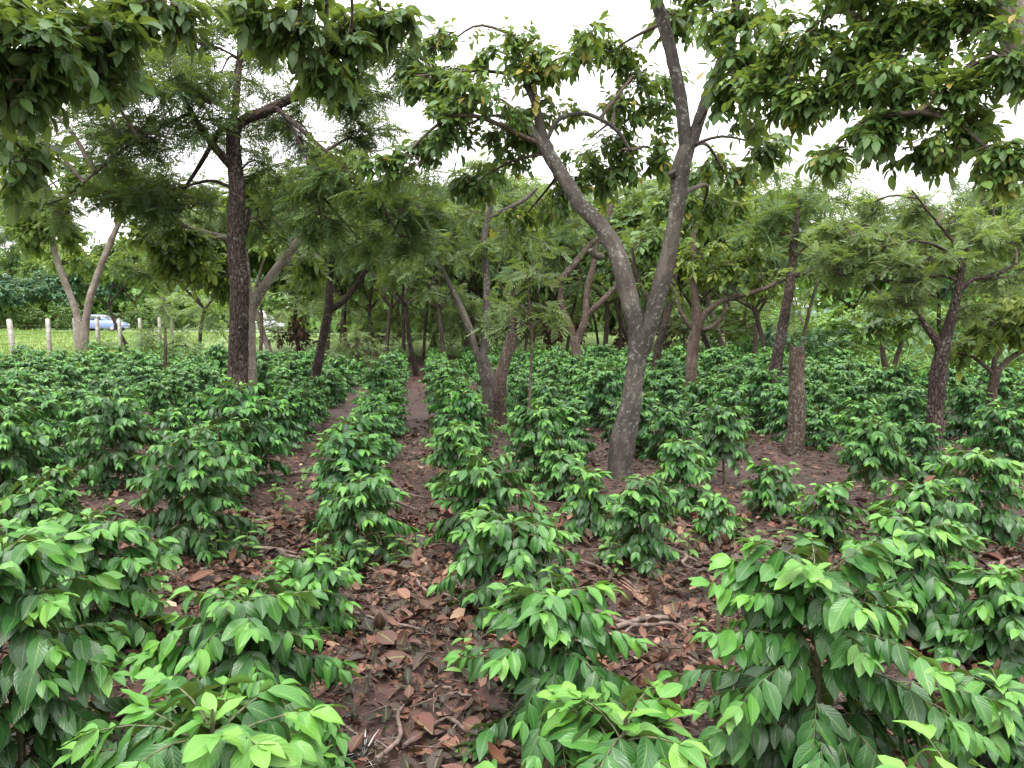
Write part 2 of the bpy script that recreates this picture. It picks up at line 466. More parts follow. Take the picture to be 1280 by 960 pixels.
# ------------------------------------------------------------------ leaf shapes (length 1 along +Y)
def leaf_tpl(S=6, a=2, width=0.42, fold=0.25, droop=0.35, wave=0.03, tip=1.5, seed=0, pos=0.46, crv=0.0):
    r = np.random.default_rng(seed)
    v = np.linspace(0, 1, S + 1)
    u = np.linspace(-1, 1, 2 * a + 1)
    w = np.where(v < pos, np.sin(np.clip(v / pos, 0, 1) * np.pi / 2) ** 0.75, np.cos(np.clip((v - pos) / (1 - pos), 0, 1) * np.pi / 2) ** (tip * 0.72))
    w = np.maximum(w, 0.035) * width / 2
    ph = r.uniform(0, 6.28, 3)
    V, U = [], []
    for i in range(S + 1):
        for j in u:
            x = j * w[i]
            z = abs(j) * w[i] * fold - droop * v[i] ** 2 * 0.5 + wave * abs(j) ** 1.5 * math.sin(v[i] * 13 + ph[0] + (1.7 if j > 0 else 0))
            y = v[i] - droop * droop * 0.16 * v[i] ** 3
            V.append((x + crv * v[i] ** 2, y, z)); U.append((j * 0.5 + 0.5, v[i]))
    k = 2 * a + 1
    Q = [(i * k + j, i * k + j + 1, (i + 1) * k + j + 1, (i + 1) * k + j) for i in range(S) for j in range(2 * a)]
    return np.array(V), np.array(Q), np.array(U)


COFFEE_T = [leaf_tpl(7, 2, 0.47, 0.28, 0.55, 0.022, 1.2, 1), leaf_tpl(7, 2, 0.44, 0.40, 0.85, 0.03, 1.3, 2, crv=0.05),
            leaf_tpl(7, 2, 0.49, 0.20, 0.35, 0.028, 1.2, 3, crv=-0.05), leaf_tpl(7, 2, 0.45, 0.5, 0.65, 0.02, 1.35, 4), leaf_tpl(7, 2, 0.47, 0.12, 1.05, 0.03, 1.25, 5)]
COFFEE_M = [leaf_tpl(4, 1, 0.46, 0.28, 0.6, 0.0, 1.4), leaf_tpl(4, 1, 0.43, 0.42, 0.9, 0, 1.5, crv=0.05), leaf_tpl(4, 1, 0.47, 0.18, 0.4, 0, 1.4, crv=-0.04)]
DIAMOND = [(np.array([[0, 0, 0], [.27, .45, .04], [0, 1, -.2], [-.27, .45, .04]], float), np.array([[0, 1, 2, 3]]), np.array([[.5, 0], [1, .45], [.5, 1], [0, .45]], float))]
COFFEE_F = [(np.array([[0, 0, 0], [.26, .42, .03], [0, .45, -.06], [0, 1, -.28], [-.26, .42, .03]], float), np.array([[0, 1, 3, 2], [0, 2, 3, 4]]), np.array([[.5, 0], [1, .42], [.5, .45], [.5, 1], [0, .42]], float))]
COFFEE_H = [leaf_tpl(2, 1, 0.50, 0.3, 0.6, 0, 1.2)]
BROAD_T = [leaf_tpl(5, 1, 0.52, 0.22, 0.3, 0, 1.1), leaf_tpl(5, 1, 0.48, 0.35, 0.55, 0, 1.2, crv=0.06)]
BROAD_M = [leaf_tpl(3, 1, 0.52, 0.22, 0.3, 0, 1.1), leaf_tpl(3, 1, 0.48, 0.35, 0.55, 0, 1.2, crv=0.06)]
BROAD_F = [leaf_tpl(2, 1, 0.56, 0.25, 0.4, 0, 1.0)]
DEAD_T = [leaf_tpl(4, 1, 0.50, 0.9, 0.2, 0, 1.1, crv=0.08), leaf_tpl(4, 1, 0.55, 0.35, -1.1, 0, 1.1), leaf_tpl(4, 1, 0.46, -0.7, 0.7, 0, 1.2, crv=-0.1), leaf_tpl(4, 1, 0.6, 0.15, 0.35, 0, 1.0)]
DEAD_F = [leaf_tpl(3, 1, 0.5, 0.8, 0.25, 0, 0.9, crv=0.08), leaf_tpl(3, 1, 0.52, 0.3, -0.8, 0, 0.9), leaf_tpl(3, 1, 0.46, -0.6, 0.5, 0, 0.9)]
BLADE = [leaf_tpl(4, 1, 0.026, 0.5, 1.4, 0, 1.2, pos=0.25), leaf_tpl(3, 1, 0.05, 0.5, 0.5, 0, 1.2, pos=0.25)]


def spray_tpl(pairs=12, plen=0.26, pw=0.035, ang=55, droop=0.35, seed=0):
    """a feather-like leaf, length 1: narrow leaflets on both sides of a midrib"""
    r = np.random.default_rng(seed)
    V, Q, U = [], [], []
    def quad(p, q, s, t):
        n = len(V); V.extend([p, q, s, t]); Q.append((n, n + 1, n + 2, n + 3)); U.extend([(0, 0)] * 4)
    def mid(v): return np.array([0, v, -droop * v * v])
    for i in range(5):
        a_, b_ = mid(i / 5), mid((i + 1) / 5); e = np.array([0.006, 0, 0])
        quad(a_ - e, a_ + e, b_ + e, b_ - e)
    for i in range(pairs):
        v = 0.10 + 0.9 * i / (pairs - 1); m = mid(v)
        l = plen * (math.sin(math.pi * (0.12 + 0.83 * v)) ** 0.6)
        for s in (-1, 1):
            a_ = R(ang + r.normal(0, 9)) * (1 - 0.35 * v)
            dv = np.array([s * math.sin(a_), math.cos(a_), r.normal(-0.18, 0.16)]); dv /= np.linalg.norm(dv)
            pr = np.array([-dv[1] * s, dv[0] * s, 0.25]) * pw / 2
            quad(m, m + dv * l * 0.5 + pr, m + dv * l, m + dv * l * 0.5 - pr)
    return np.array(V), np.array(Q), np.array(U)


SPRAY = [spray_tpl(9, 0.33, 0.070, seed=i, droop=0.1 + 0.1 * i) for i in range(4)]
SPRAY_F = [spray_tpl(7, 0.34, 0.10, seed=i + 9, droop=0.25) for i in range(3)]


def rnd_unit(n, r):
    v = r.normal(size=(n, 3)); return norm(v)


# compound twig of broad leaves: leaf frames within a twig of length 1
def compound(r, n=7):
    ts, ds, ln = [], [], []
    for i in range(n):
        v = 0.15 + 0.85 * (i // 2 * 2) / (n - 1)
        s = 1 if i % 2 else -1
        if i == n - 1: d = (0, 1, -0.3); v = 1.0
        else: d = (s * 0.85, 0.5, -0.35)
        ts.append((0, v, -0.18 * v * v)); ds.append(d); ln.append(0.55 + 0.15 * v)
    return np.array(ts, float), norm(np.array(ds, float)), np.array(ln)


class Leaves:
    """leaf placements, gathered before they become meshes or single leaves"""
    def __init__(s): s.M, s.O, s.T = [], [], []
    def add(s, M_, O_, T_): s.M.append(M_); s.O.append(O_); s.T.append(T_)
    def get(s):
        return np.concatenate(s.M), np.concatenate(s.O), np.concatenate(s.T)


def fill_clump(kind, c, rad, n, r, scale, GT, LV, start=None, tint=0.45, tvar=0.28, droop=0.25, twig_r=0.006, per=7, split=True):
    """branchlets fan out through an ellipsoid; leaf sprays sit along their outer part"""
    c = np.asarray(c, float); rad = np.asarray(rad, float)
    if split and n >= 24:
        parts = r.dirichlet(np.ones(4) * 3.0)
        for q_ in parts:
            c2 = c + rnd_unit(1, r)[0] * rad * r.uniform(0.35, 0.8); f_ = 0.35 + 0.9 * q_
            fill_clump(kind, c2, rad * f_, max(5, int(n * q_)), r, scale, GT, LV, c if start is None else np.asarray(start) * 0.3 + c * 0.7, tint + r.normal(0, 0.07), tvar, droop, twig_r, per, False)
        return
    nb = max(4, n // per)
    E = c + rnd_unit(nb, r) * rad * (r.uniform(0.15, 1, (nb, 1)) ** 0.5) * np.exp(r.normal(0.02, 0.26, (nb, 1)))
    if start is None: start = c - np.array([0, 0, rad[2] * 0.5])
    S0 = np.asarray(start, float) * 0.55 + c * 0.45 + r.normal(size=(nb, 3)) * rad * 0.22
    Mid = (S0 + E) / 2 + np.array([0, 0, 1.0]) * np.linalg.norm(E - S0, axis=1)[:, None] * 0.12 + r.normal(size=(nb, 3)) * 0.12 * rad
    twigs(GT, S0, Mid, E, np.full(nb, twig_r), np.full(nb, twig_r * 0.3))
    wb = r.gamma(1.6, 1, nb); k = r.choice(nb, n, p=wb / wb.sum()); u = (r.uniform(0.08, 1.0, n) ** 0.75)[:, None]
    P = S0[k] * (1 - u) ** 2 + Mid[k] * 2 * u * (1 - u) + E[k] * u ** 2
    tang = norm((E[k] - Mid[k]) * u + (Mid[k] - S0[k]) * (1 - u))
    D = norm((tang * 0.55 + rnd_unit(n, r) * 0.75) * (np.array([1, 1, 0.6]) if kind == 'feather' else 1.0) + np.array([0, 0, -droop * (0.45 if kind == 'feather' else 1)]))
    sc = scale * r.uniform(0.65, 1.25, n)
    tn = np.clip(tint + r.normal(0, tvar, n) * 0.6 + 0.25 * tvar * vnoise(P * 1.3, 4), 0, 0.93)
    if kind == 'feather':
        LV.add(frames(D, sc, r.normal(0, 0.5, n)), P, tn)
    else:
        Ms = frames(D, sc, r.normal(0, 0.5, n))
        ts, ds, ln = compound(r)
        for j in range(len(ts)):
            keep = r.uniform(size=n) > 0.12
            m_ = int(keep.sum())
            O_ = P[keep] + np.einsum('nij,j->ni', Ms[keep], ts[j])
            dj = np.einsum('nij,j->ni', Ms[keep], ds[j]) / sc[keep][:, None]
            dj = norm(dj + r.normal(0, 0.25, (m_, 3)) + np.array([0, 0, -0.15]))
            tt = np.clip(tn[keep] + r.normal(0, 0.1, m_), 0, 0.92)
            odd = r.uniform(size=m_) > 0.988; tt[odd] = r.uniform(0.93, 1, odd.sum())
            LV.add(frames(dj, sc[keep] * ln[j] * r.uniform(0.8, 1.2, m_), r.normal(0, 0.45, m_)), O_, tt)
        twigs(GT, P, P + np.einsum('nij,j->ni', Ms, np.array([0, 0.5, -0.03])), P + np.einsum('nij,j->ni', Ms, np.array([0, 1, -0.18])),
              np.full(n, twig_r * 0.45), np.full(n, twig_r * 0.2), rings=3, sides=3)


def put_leaves(G, LV, tpls, r):
    if not LV.O: return
    M_, O_, T_ = LV.get(); k = r.integers(0, len(tpls), len(O_))
    for i, t in enumerate(tpls):
        G.inst(t, M_[k == i], O_[k == i], T_[k == i])


def single_leaves(LV, tpls, r, root, base, mat, count, name='leaf', inframe=True):
    """the leaves that show largest become objects of their own"""
    M_, O_, T_ = LV.get()
    v = O_ - CAM; dep = v @ FW
    px = 640 + FPX * (v @ RT) / np.maximum(dep, 0.1); py = 480 - FPX * (v @ UP) / np.maximum(dep, 0.1)
    ok = (dep > 0.3) & (px > -20) & (px < 1300) & (py > -20) & (py < 980)
    size = np.linalg.norm(M_[:, :, 1], axis=1) / np.maximum(dep, 0.1) * ok
    idx = np.argsort(-size)[:count]
    idx = idx[size[idx] > 0]
    lev = [0.1, 0.3, 0.5, 0.75, 0.97]
    meshes = {}
    for i in idx:
        li = int(np.argmin([abs(T_[i] - q) for q in lev])); ti = int(r.integers(0, len(tpls)))
        if (ti, li) not in meshes:
            V, Q, U = tpls[ti]
            meshes[(ti, li)] = mesh_from('leaf', V, Q, mat, np.full(len(V), lev[li]), U)
        o = link(name, meshes[(ti, li)], root)
        m4 = np.eye(4); m4[:3, :3] = M_[i]; m4[:3, 3] = O_[i] - base
        o.matrix_local = Matrix(m4.tolist())
    rest = np.ones(len(O_), bool); rest[idx] = False
    out = Leaves(); out.add(M_[rest], O_[rest], T_[rest])
    return out


# ------------------------------------------------------------------ ground, road
def axis(a, b, near0, near1, fine, far):
    mid = list(np.arange(near0, near1, fine))
    lo, s, x = [], fine, near0
    while x > a: s *= 1.22; x -= s; lo.append(x)
    hi, s, x = [], fine, near1
    while x < b: s *= 1.22; x += s; hi.append(x)
    return np.array(lo[::-1] + mid + hi)


xs, ys = axis(-900, 900, -8, 10, 0.10, 0), axis(-60, 1500, 0.5, 15, 0.10, 0)
X, Y = np.meshgrid(xs, ys)
Zg = gz(X.ravel(), Y.ravel())
V = np.stack([X.ravel(), Y.ravel(), Zg], 1)
nx, ny = len(xs), len(ys)
i = np.arange(ny - 1)[:, None] * nx; j = np.arange(nx - 1)[None]
Q = np.stack([i + j, i + j + 1, i + nx + j + 1, i + nx + j], 2).reshape(-1, 4)
m, nt, b, out = newmat('ground_soil')
tc = N(nt, 'ShaderNodeTexCoord'); sp = N(nt, 'ShaderNodeSeparateXYZ'); nt.links.new(tc.outputs['Object'], sp.inputs[0])
n1 = N(nt, 'ShaderNodeTexNoise', i_Scale=22.0, i_Detail=7.0, i_Roughness=0.7); nt.links.new(tc.outputs['Object'], n1.inputs['Vector'])
n2 = N(nt, 'ShaderNodeTexNoise', i_Scale=1.2, i_Detail=4.0); nt.links.new(tc.outputs['Object'], n2.inputs['Vector'])
vo = N(nt, 'ShaderNodeTexVoronoi', i_Scale=16.0); nt.links.new(tc.outputs['Object'], vo.inputs['Vector'])
f = math_n(nt, 'ADD', math_n(nt, 'MULTIPLY', n1.outputs[0], 0.7), math_n(nt, 'MULTIPLY', n2.outputs[0], 0.3))
soil = ramp(nt, f, [(0.3, (0.014, 0.007, 0.007)), (0.5, (0.048, 0.021, 0.017)), (0.7, (0.11, 0.047, 0.037))])
soil = mixc(nt, 0.35, soil, ramp(nt, vo.outputs['Color'], [(0.2, (0.02, 0.012, 0.011)), (0.8, (0.12, 0.06, 0.045))]))
turf = ramp(nt, n2.outputs[0], [(0.3, (0.10, 0.16, 0.035)), (0.6, (0.15, 0.23, 0.05)), (0.8, (0.22, 0.25, 0.08))])
edge = math_n(nt, 'MULTIPLY', math_n(nt, 'SUBTRACT', n2.outputs[0], 0.5), 2.0)
ml = math_n(nt, 'LESS_THAN', math_n(nt, 'ADD', sp.outputs[0], edge), -13.4)
mr = math_n(nt, 'GREATER_THAN', math_n(nt, 'ADD', sp.outputs[0], edge), 13.6)
mf = math_n(nt, 'GREATER_THAN', math_n(nt, 'ADD', sp.outputs[1], edge), 36.0)
nt.links.new(mixc(nt, math_n(nt, 'MAXIMUM', mf, math_n(nt, 'MAXIMUM', ml, mr)), soil, turf), b.inputs['Base Color'])
b.inputs['Roughness'].default_value = 0.75
bp = N(nt, 'ShaderNodeBump', i_Strength=0.8, i_Distance=0.03); nt.links.new(f, bp.inputs['Height']); nt.links.new(bp.outputs[0], b.inputs['Normal'])
M['soil'] = m
ground = tag(link('ground', mesh_from('ground', V, Q, m)), kind='structure')

# road beyond the grass bank
G = Geo()
cx = np.linspace(-70, 14, 60)
def road_d(px_lat): return 63.0
pts = []
for lat in cx:
    for off in (0, 5.5):
        p = FH * (64 + off + 0.02 * lat) + RT * lat
        pts.append((p[0], p[1], gz1(p[0], p[1]) + 0.06))
pts = np.array(pts); k = np.arange(len(cx) - 1) * 2
G.add(pts, np.stack([k, k + 2, k + 3, k + 1], 1))
tag(G.build('road', M['road']), kind='structure')


# ------------------------------------------------------------------ coffee bushes
def coffee(H, W, seed, clear=0.08, ll=0.15, dens=1.0):
    r = np.random.default_rng(seed)
    LV, tw = [], []
    lean = r.normal(0, 0.03, 2)
    def stem(h): return np.array([lean[0] * h / H, lean[1] * h / H, h])
    n = max(6, int(H * (1 - clear) / 0.033 * dens))
    az = r.uniform(0, 6.28)
    for i_ in range(n):
        h = H * (clear + (0.93 - clear) * (i_ / (n - 1)) ** 0.92); hp = h / H
        q = max(0.0, (hp - clear) / (1 - clear))
        az += math.pi / 2 + r.normal(0, 0.3)
        for k_ in (0, 1):
            a = az + k_ * math.pi + r.normal(0, 0.15)
            L = W / 2 * (1.06 - 0.66 * q ** 3.2) * r.uniform(0.70, 1.15)
            e0 = R(14 + 32 * q + r.normal(0, 11)); bend = R(46 + r.uniform(0, 40)) * (1.1 - 0.35 * q)
            m_ = 7; s = np.linspace(0, 1, m_); e = e0 - bend * s
            hor = np.concatenate([[0], np.cumsum(np.cos(e[:-1]) * L / (m_ - 1))]); ver = np.concatenate([[0], np.cumsum(np.sin(e[:-1]) * L / (m_ - 1))])
            p0 = stem(h); dirh = np.array([math.cos(a), math.sin(a), 0])
            P = p0 + hor[:, None] * dirh + ver[:, None] * np.array([0, 0, 1.0])
            tw.append((P[0], P[3] * 2 - (P[0] + P[-1]) / 2, P[-1]))
            sp_ = 0.036; s_ = max(L * 0.18, 0.02)
            while s_ < L:
                u = s_ / L
                pp = np.array([np.interp(u, s, P[:, c_]) for c_ in range(3)])
                ee = e0 - bend * u
                tg = dirh * math.cos(ee) + np.array([0, 0, math.sin(ee)])
                lat = np.array([-dirh[1], dirh[0], 0])
                young = smooth01((u - 0.55) / 0.45) * (0.35 + 0.65 * q)
                for sg in (-1, 1):
                    if r.uniform() < 0.06: continue
                    dr = tg * r.uniform(0.35, 1.0) + lat * sg * r.uniform(0.35, 1.0)
                    dr = norm(dr) + np.array([0, 0, -r.uniform(0.10, 1.15) * (1.15 - 0.75 * young) + 0.06 * young])
                    ln = ll * r.uniform(0.68, 1.2) * (1 - 0.45 * max(0, u - 0.75) / 0.25 * 0.8)
                    LV.append((*(pp + np.array([0, 0, 0.002])), *norm(dr), ln, r.normal(0, 0.42), float(np.clip(0.06 + 0.50 * young + 0.28 * q + r.normal(0, 0.13), 0, 1))))
                s_ += sp_ * r.uniform(0.85, 1.25)
            for sg in (-1, 1):   # the young pair at the tip
                dr = norm(P[-1] - P[-2]) + np.array([-dirh[1], dirh[0], 0]) * sg * 0.45 + np.array([0, 0, 0.15])
                LV.append((*P[-1], *norm(dr), ll * r.uniform(0.5, 0.8), r.normal(0, 0.3), float(np.clip(0.42 + 0.42 * q + r.normal(0, 0.1), 0, 1))))
    for k_ in range(6):          # crown of the leader
        a = k_ * 2.1 + r.normal(0, 0.2); up = 0.25 + 0.16 * k_
        LV.append((*stem(H * (0.93 + 0.012 * k_)), *norm(np.array([math.cos(a), math.sin(a), up])), ll * (1.0 - 0.1 * k_), r.normal(0, 0.2), min(1, 0.6 + 0.07 * k_)))
    A = np.array(LV)
    A = A[A[:, 2] > 0.04]
    low = A[:, 2] + A[:, 5] * A[:, 6]
    A[low < 0.02, 5] = np.maximum(A[low < 0.02, 5], -0.05)
    Gs = Geo()
    tube(Gs, [(0, 0, -0.03, 0.016), (*stem(H * 0.5), 0.012), (*stem(H), 0.004)], 6, 0.12, cap=False)
    t = np.array(tw); twigs(Gs, t[:, 0], t[:, 1], t[:, 2], np.full(len(t), 0.0045), np.full(len(t), 0.002), 5, 3)
    return frames(A[:, 3:6], A[:, 6], A[:, 7]), A[:, 0:3], A[:, 8], Gs


LEV = [0.06, 0.18, 0.3, 0.45, 0.6, 0.75, 0.95]
COFFEE_MESH = {}
for ti, t in enumerate(COFFEE_T):
    for li, lv in enumerate(LEV):
        COFFEE_MESH[(ti, li)] = mesh_from('leaf', t[0], t[1], M['coffee'], np.full(len(t[0]), lv), t[2])

# px, base y (or depth if < 30), height, width m, label, clear stem
NEAR = [
    (2, 2.62, 1.00, 0.62, 'tall coffee bush with large pale-tipped leaves beside a dark-skirted coffee bush', 0.06),
    (114, 3.75, 0.80, 0.62, 'upright coffee bush with dark lower skirt standing over open leaf litter', 0.12),
    (288, 2.85, 0.68, 0.74, 'low domed coffee bush behind the bright-leaved bush, path on one side', 0.06),
    (238, 1.72, 0.88, 0.70, 'bright light-green coffee bush with big veined leaves, first beside the path on fence side', 0.06),
    (385, 4.05, 0.46, 0.46, 'small stunted coffee bush on the path edge, fence side', 0.08),
    (447, 5.3, 0.66, 0.66, 'rounded coffee bush in the path, fence side, standing apart on bare litter', 0.08),
    (228, 5.35, 0.90, 0.92, 'full leafy coffee bush in second row, in line with dark flaky trunk', 0.06),
    (30, 5.2, 0.55, 0.62, 'short broad coffee bush in third fence-side row behind tall pale-tipped bush', 0.08),
    (742, 1.66, 0.90, 0.62, 'bright coffee bush with upright yellow-green leading shoot beside the path', 0.06),
    (690, 3.02, 0.64, 0.66, 'coffee bush with two large pale leaves at front, second along the path row', 0.06),
    (640, 4.3, 0.62, 0.72, 'bushy light-topped coffee bush third along the path, dark gap beneath', 0.1),
    (608, 5.35, 0.77, 0.80, 'broad coffee bush fourth along the path row beside bare walking strip', 0.06),
    (742, 5.85, 0.56, 0.50, 'slim coffee bush standing in front of the forked grey trunk', 0.1),
    (800, 5.15, 0.66, 0.54, 'small coffee bush with a low side shoot in front of forked trunk', 0.12),
    (900, 5.75, 0.38, 0.34, 'tiny coffee seedling bush standing alone on litter beyond forked trunk', 0.1),
    (1035, 5.6, 0.52, 0.46, 'small compact coffee bush on open litter in front of cut stump', 0.1),
    (968, 6.55, 0.48, 0.52, 'medium coffee bush directly at the foot of the cut stump', 0.08),
    (1155, 3.95, 0.66, 0.66, 'dense coffee bush standing close behind the largest bush on litter', 0.06),
    (1158, 5.1, 0.62, 0.72, 'flat-topped coffee bush two behind the largest bush', 0.06),
    (1045, 2.62, 0.90, 0.88, 'largest coffee bush, wide dome with two big hanging veined leaves', 0.04),
    (1275, 3.6, 0.52, 0.48, 'coffee bush at clearing edge beside the largest bush', 0.08),
    (1268, 2.75, 0.40, 0.42, 'low sparse coffee bush between largest bush and wet dark soil', 0.08),
    (1255, 1.60, 0.78, 0.42, 'bright-leaved low coffee bush just beside the wet dark soil patch', 0.06),
    (1232, 5.8, 0.76, 0.80, 'tall dense coffee bush in the clearing on undergrowth side', 0.06),
    (1100, 6.7, 0.90, 0.62, 'lanky coffee bush with bare lower stem near the cut stump', 0.4),
    (908, 7.9, 0.88, 0.66, 'lanky coffee bush with bare stem between forked trunk and stump', 0.38),
    (855, 6.7, 0.72, 0.66, 'dark leafy coffee bush beside the forked trunk', 0.1),
    (705, 7.1, 0.50, 0.55, 'low coffee bush half hidden behind slim bush near forked trunk', 0.08),
    (142, 7.6, 1.00, 1.06, 'very wide tall coffee bush in third fence-side row', 0.06),
    (8, 7.2, 0.92, 0.9, 'tall coffee bush in fourth fence-side row over bare patch', 0.06),
    (62, 6.3, 0.48, 0.40, 'thin sparse coffee sapling in bare patch of third row', 0.2),
    (572, 7.4, 0.74, 0.74, 'fifth coffee bush along the path row on undergrowth side', 0.06),
    (672, 7.9, 0.84, 0.86, 'large coffee bush in second row ahead of forked trunk', 0.06),
]
placed = []
NSINGLE = 14
order = sorted(range(len(NEAR)), key=lambda q: NEAR[q][1])
for rank, qi in enumerate(order):
    px, d, H, W, lab, clear = NEAR[qi]
    H *= 0.95
    if d < 4.6: W *= 1.14
    base = foot(px, d)
    placed.append((base[0], base[1], W))
    root = thing('coffee_bush', lab, 'coffee bush', base.tolist(), 'coffee bushes in rows')
    root.rotation_euler.z = 0
    Mm, Oo, Tt, Gs = coffee(H, W, 100 + qi, clear, ll=0.128 if d < 4 else 0.122, dens=1.35 if d < 4.6 else 1.1)
    if d < 2: Tt = np.clip(Tt + 0.08, 0, 1)
    Gs.build('stem', M['stem'], root)
    rr = np.random.default_rng(qi)
    if rank < NSINGLE:
        keep = np.arange(len(Oo))
        if len(keep) > 298:
            v = Oo; sc_ = np.linalg.norm(Oo[:, :2], axis=1) + Oo[:, 2]; keep = np.argsort(-sc_)[:298]
            drop = np.setdiff1d(np.arange(len(Oo)), keep)
            g = Geo(); g.inst(COFFEE_M[0], Mm[drop], Oo[drop], Tt[drop]); fo = g.build('inner_foliage', M['coffee'], root, leafy=True)
            if fo: fo['kind'] = 'stuff'
        for k_ in keep:
            o = link('leaf', COFFEE_MESH[(int(rr.integers(0, 5)), int(np.argmin([abs(Tt[k_] - q) for q in LEV])))], root)
            m4 = np.eye(4); m4[:3, :3] = Mm[k_]; m4[:3, 3] = Oo[k_]; o.matrix_local = Matrix(m4.tolist())
    else:
        g = Geo(); kk = rr.integers(0, 5, len(Oo))
        for t_ in range(5): g.inst(COFFEE_T[t_] if d < 5 else COFFEE_M[t_ % 3], Mm[kk == t_], Oo[kk == t_], Tt[kk == t_])
        tag(g.build('foliage', M['coffee'], root, leafy=True), kind='stuff')

# prototypes for the rest of the rows
PROTO = []
for k_ in range(9):
    H = [0.86, 0.78, 0.95, 0.7, 0.9, 0.82, 1.0, 0.74, 0.88][k_]; W = [0.95, 0.9, 1.0, 0.82, 0.88, 1.05, 1.02, 0.85, 0.92][k_]
    Mm, Oo, Tt, Gs = coffee(H * 0.97, W * 0.80, 500 + k_, 0.06, 0.122)
    g = Geo(); rr = np.random.default_rng(k_); kk = rr.integers(0, 3, len(Oo))
    for t_ in range(3): g.inst(COFFEE_M[t_], Mm[kk == t_], Oo[kk == t_], Tt[kk == t_])
    fm = mesh_from('foliage', np.concatenate(g.V), np.concatenate(g.Q), M['coffee_far'], np.concatenate(g.T), np.concatenate(g.U))
    sm = mesh_from('stem', np.concatenate(Gs.V), np.concatenate(Gs.Q), M['stem'])
    PROTO.append((fm, sm, Mm, Oo, Tt))

TRUNKS = [foot(780, 8.1), foot(298, 10.5), foot(995, 9.5)]
ORD = ['first', 'second', 'third', 'fourth', 'fifth', 'sixth', 'seventh', 'eighth', 'ninth', 'tenth', 'eleventh', 'twelfth', 'thirteenth']
NEARBY = [(0, foot(776, 8.1), 'forked grey tree'), (0, foot(298, 10.3), 'dark flaky trunk'), (0, foot(994, 9.5), 'cut stump'), (0, foot(1168, 9.6), 'stout feathery tree'),
          (0, foot(662, 9.5), 'slim bright sapling'), (0, foot(313, 12.5), 'pale-limbed tree'), (0, foot(612, 13.5), 'pale twin-limbed tree'), (0, foot(966, 12.5), 'leaning reddish trunk'), (0, foot(1238, 10.8), 'crooked low tree'),
          (0, foot(864, 14.5), 'wide-armed brown tree'), (0, foot(393, 14.0), 'thin leaning tree'), (0, foot(625, 12.5), 'pollarded trunk')]
TRUNKS = [q_[1] for q_ in NEARBY]
rb = np.random.default_rng(77)
cand = []
for row in range(-12, 12):
    x0 = 0.6 + 1.2 * row
    y = 5.2 + rb.uniform(0, 0.8)
    while y < 33:
        x = x0 + rb.normal(0, 0.055); yy = y
        y += rb.uniform(0.72, 0.98) if x < -2 or y > 11 else rb.uniform(0.85, 1.15)
        d = x * FH[0] + yy * FH[1]; px = 640 + FPX * (x * RT[0] + yy * RT[1]) / max(d, 0.1)
        if d < 5.5 or px < -60 or px > 1340: continue
        if d < 8.6 and any((x - a) ** 2 + (yy - b_) ** 2 < (0.5 * w + 0.32) ** 2 for a, b_, w in placed): continue
        if d < 8.6 and x > 0.2 and rb.uniform() < 0.25: continue
        if d < 7.6 and 800 < px < 1300: continue
        if 7.0 < d < 9.6 and 950 < px < 1045: continue
        if 8.2 < d < 9.7 and 1140 < px < 1200: continue
        if 8.7 < d < 10.4 and 280 < px < 318: continue
        if any((x - t[0]) ** 2 + (yy - t[1]) ** 2 < 0.16 for t in TRUNKS): continue
        if row == -1 and yy < 5.6: continue
        if rb.uniform() < 0.05: continue
        if x < -11.6 and yy > 20: continue
        if yy > 26 + 2.2 * math.sin(x * 0.6): continue
        cand.append((d, x, yy, row))
cand.sort()
far = []
N_INDIV = 300 - len(NEAR)
for n_, (d, x, yy, row) in enumerate(cand):
    k_ = int(rb.integers(0, 9)); s = rb.choice([rb.uniform(0.86, 1.08), rb.uniform(0.6, 0.9)], p=[0.78, 0.22]); a = rb.uniform(0, 6.28)
    z = gz1(x, yy)
    if n_ < N_INDIV:
        side = 'on the undergrowth side' if row >= 0 else 'on the fence side'
        o_ = ORD[row if row >= 0 else -row - 1]
        size = 'stunted' if s < 0.74 else 'small' if s < 0.88 else 'medium' if s < 0.98 else 'large'
        where = 'before forked tree' if d < 8.6 else 'between forked and twin-limbed trees' if d < 13.5 else 'between twin-limbed and multi-armed trees' if d < 20 else 'past multi-armed tree'
        lab = f"{size} coffee bush in {o_} row {'undergrowth' if row >= 0 else 'fence'} side of path, {where}"
        gname = None
        for q_, t_, w_ in NEARBY:
            if (x - t_[0]) ** 2 + (yy - t_[1]) ** 2 < 1.05: lab = f'leafy coffee bush crowding the foot of the {w_}'; gname = f'coffee bushes round the {w_}'
        root = thing('coffee_bush', lab, 'coffee bush', (x, yy, z), gname or f'coffee bushes in the {o_} row {side}')
        root.rotation_euler = (0, 0, a); root.scale = (s, s, s * rb.uniform(0.92, 1.08))
        fo = link('foliage', PROTO[k_][0], root); fo['kind'] = 'stuff'
        link('stem', PROTO[k_][1], root)
    else:
        far.append((x, yy, z, k_, s, a))
G = Geo()
for x, yy, z, k_, s, a in far:
    _, _, Mm, Oo, Tt = PROTO[k_]
    keep = rb.uniform(size=len(Oo)) < 0.33
    Rz = np.array([[math.cos(a), -math.sin(a), 0], [math.sin(a), math.cos(a), 0], [0, 0, 1]]) * s
    G.inst(COFFEE_F[0], np.einsum('ij,njk->nik', Rz * 1.3, Mm[keep]), Oo[keep] @ Rz.T + np.array([x, yy, z]), Tt[keep])
tag(G.build('distant_coffee_bushes', M['coffee_far'], leafy=True), 'far coffee rows merging into one green carpet under the trees', 'coffee bushes', kind='stuff')

# ------------------------------------------------------------------ trees
def W2(w, d): return w / 2 * d / FPX


def limb_pts(pts, d0):
    """(px, py, width px[, depth offset])"""
    out_ = []
    for p in pts:
        d = d0 + (p[3] if len(p) > 3 else 0)
        out_.append((*at(p[0], p[1], d), W2(p[2], d)))
    return out_


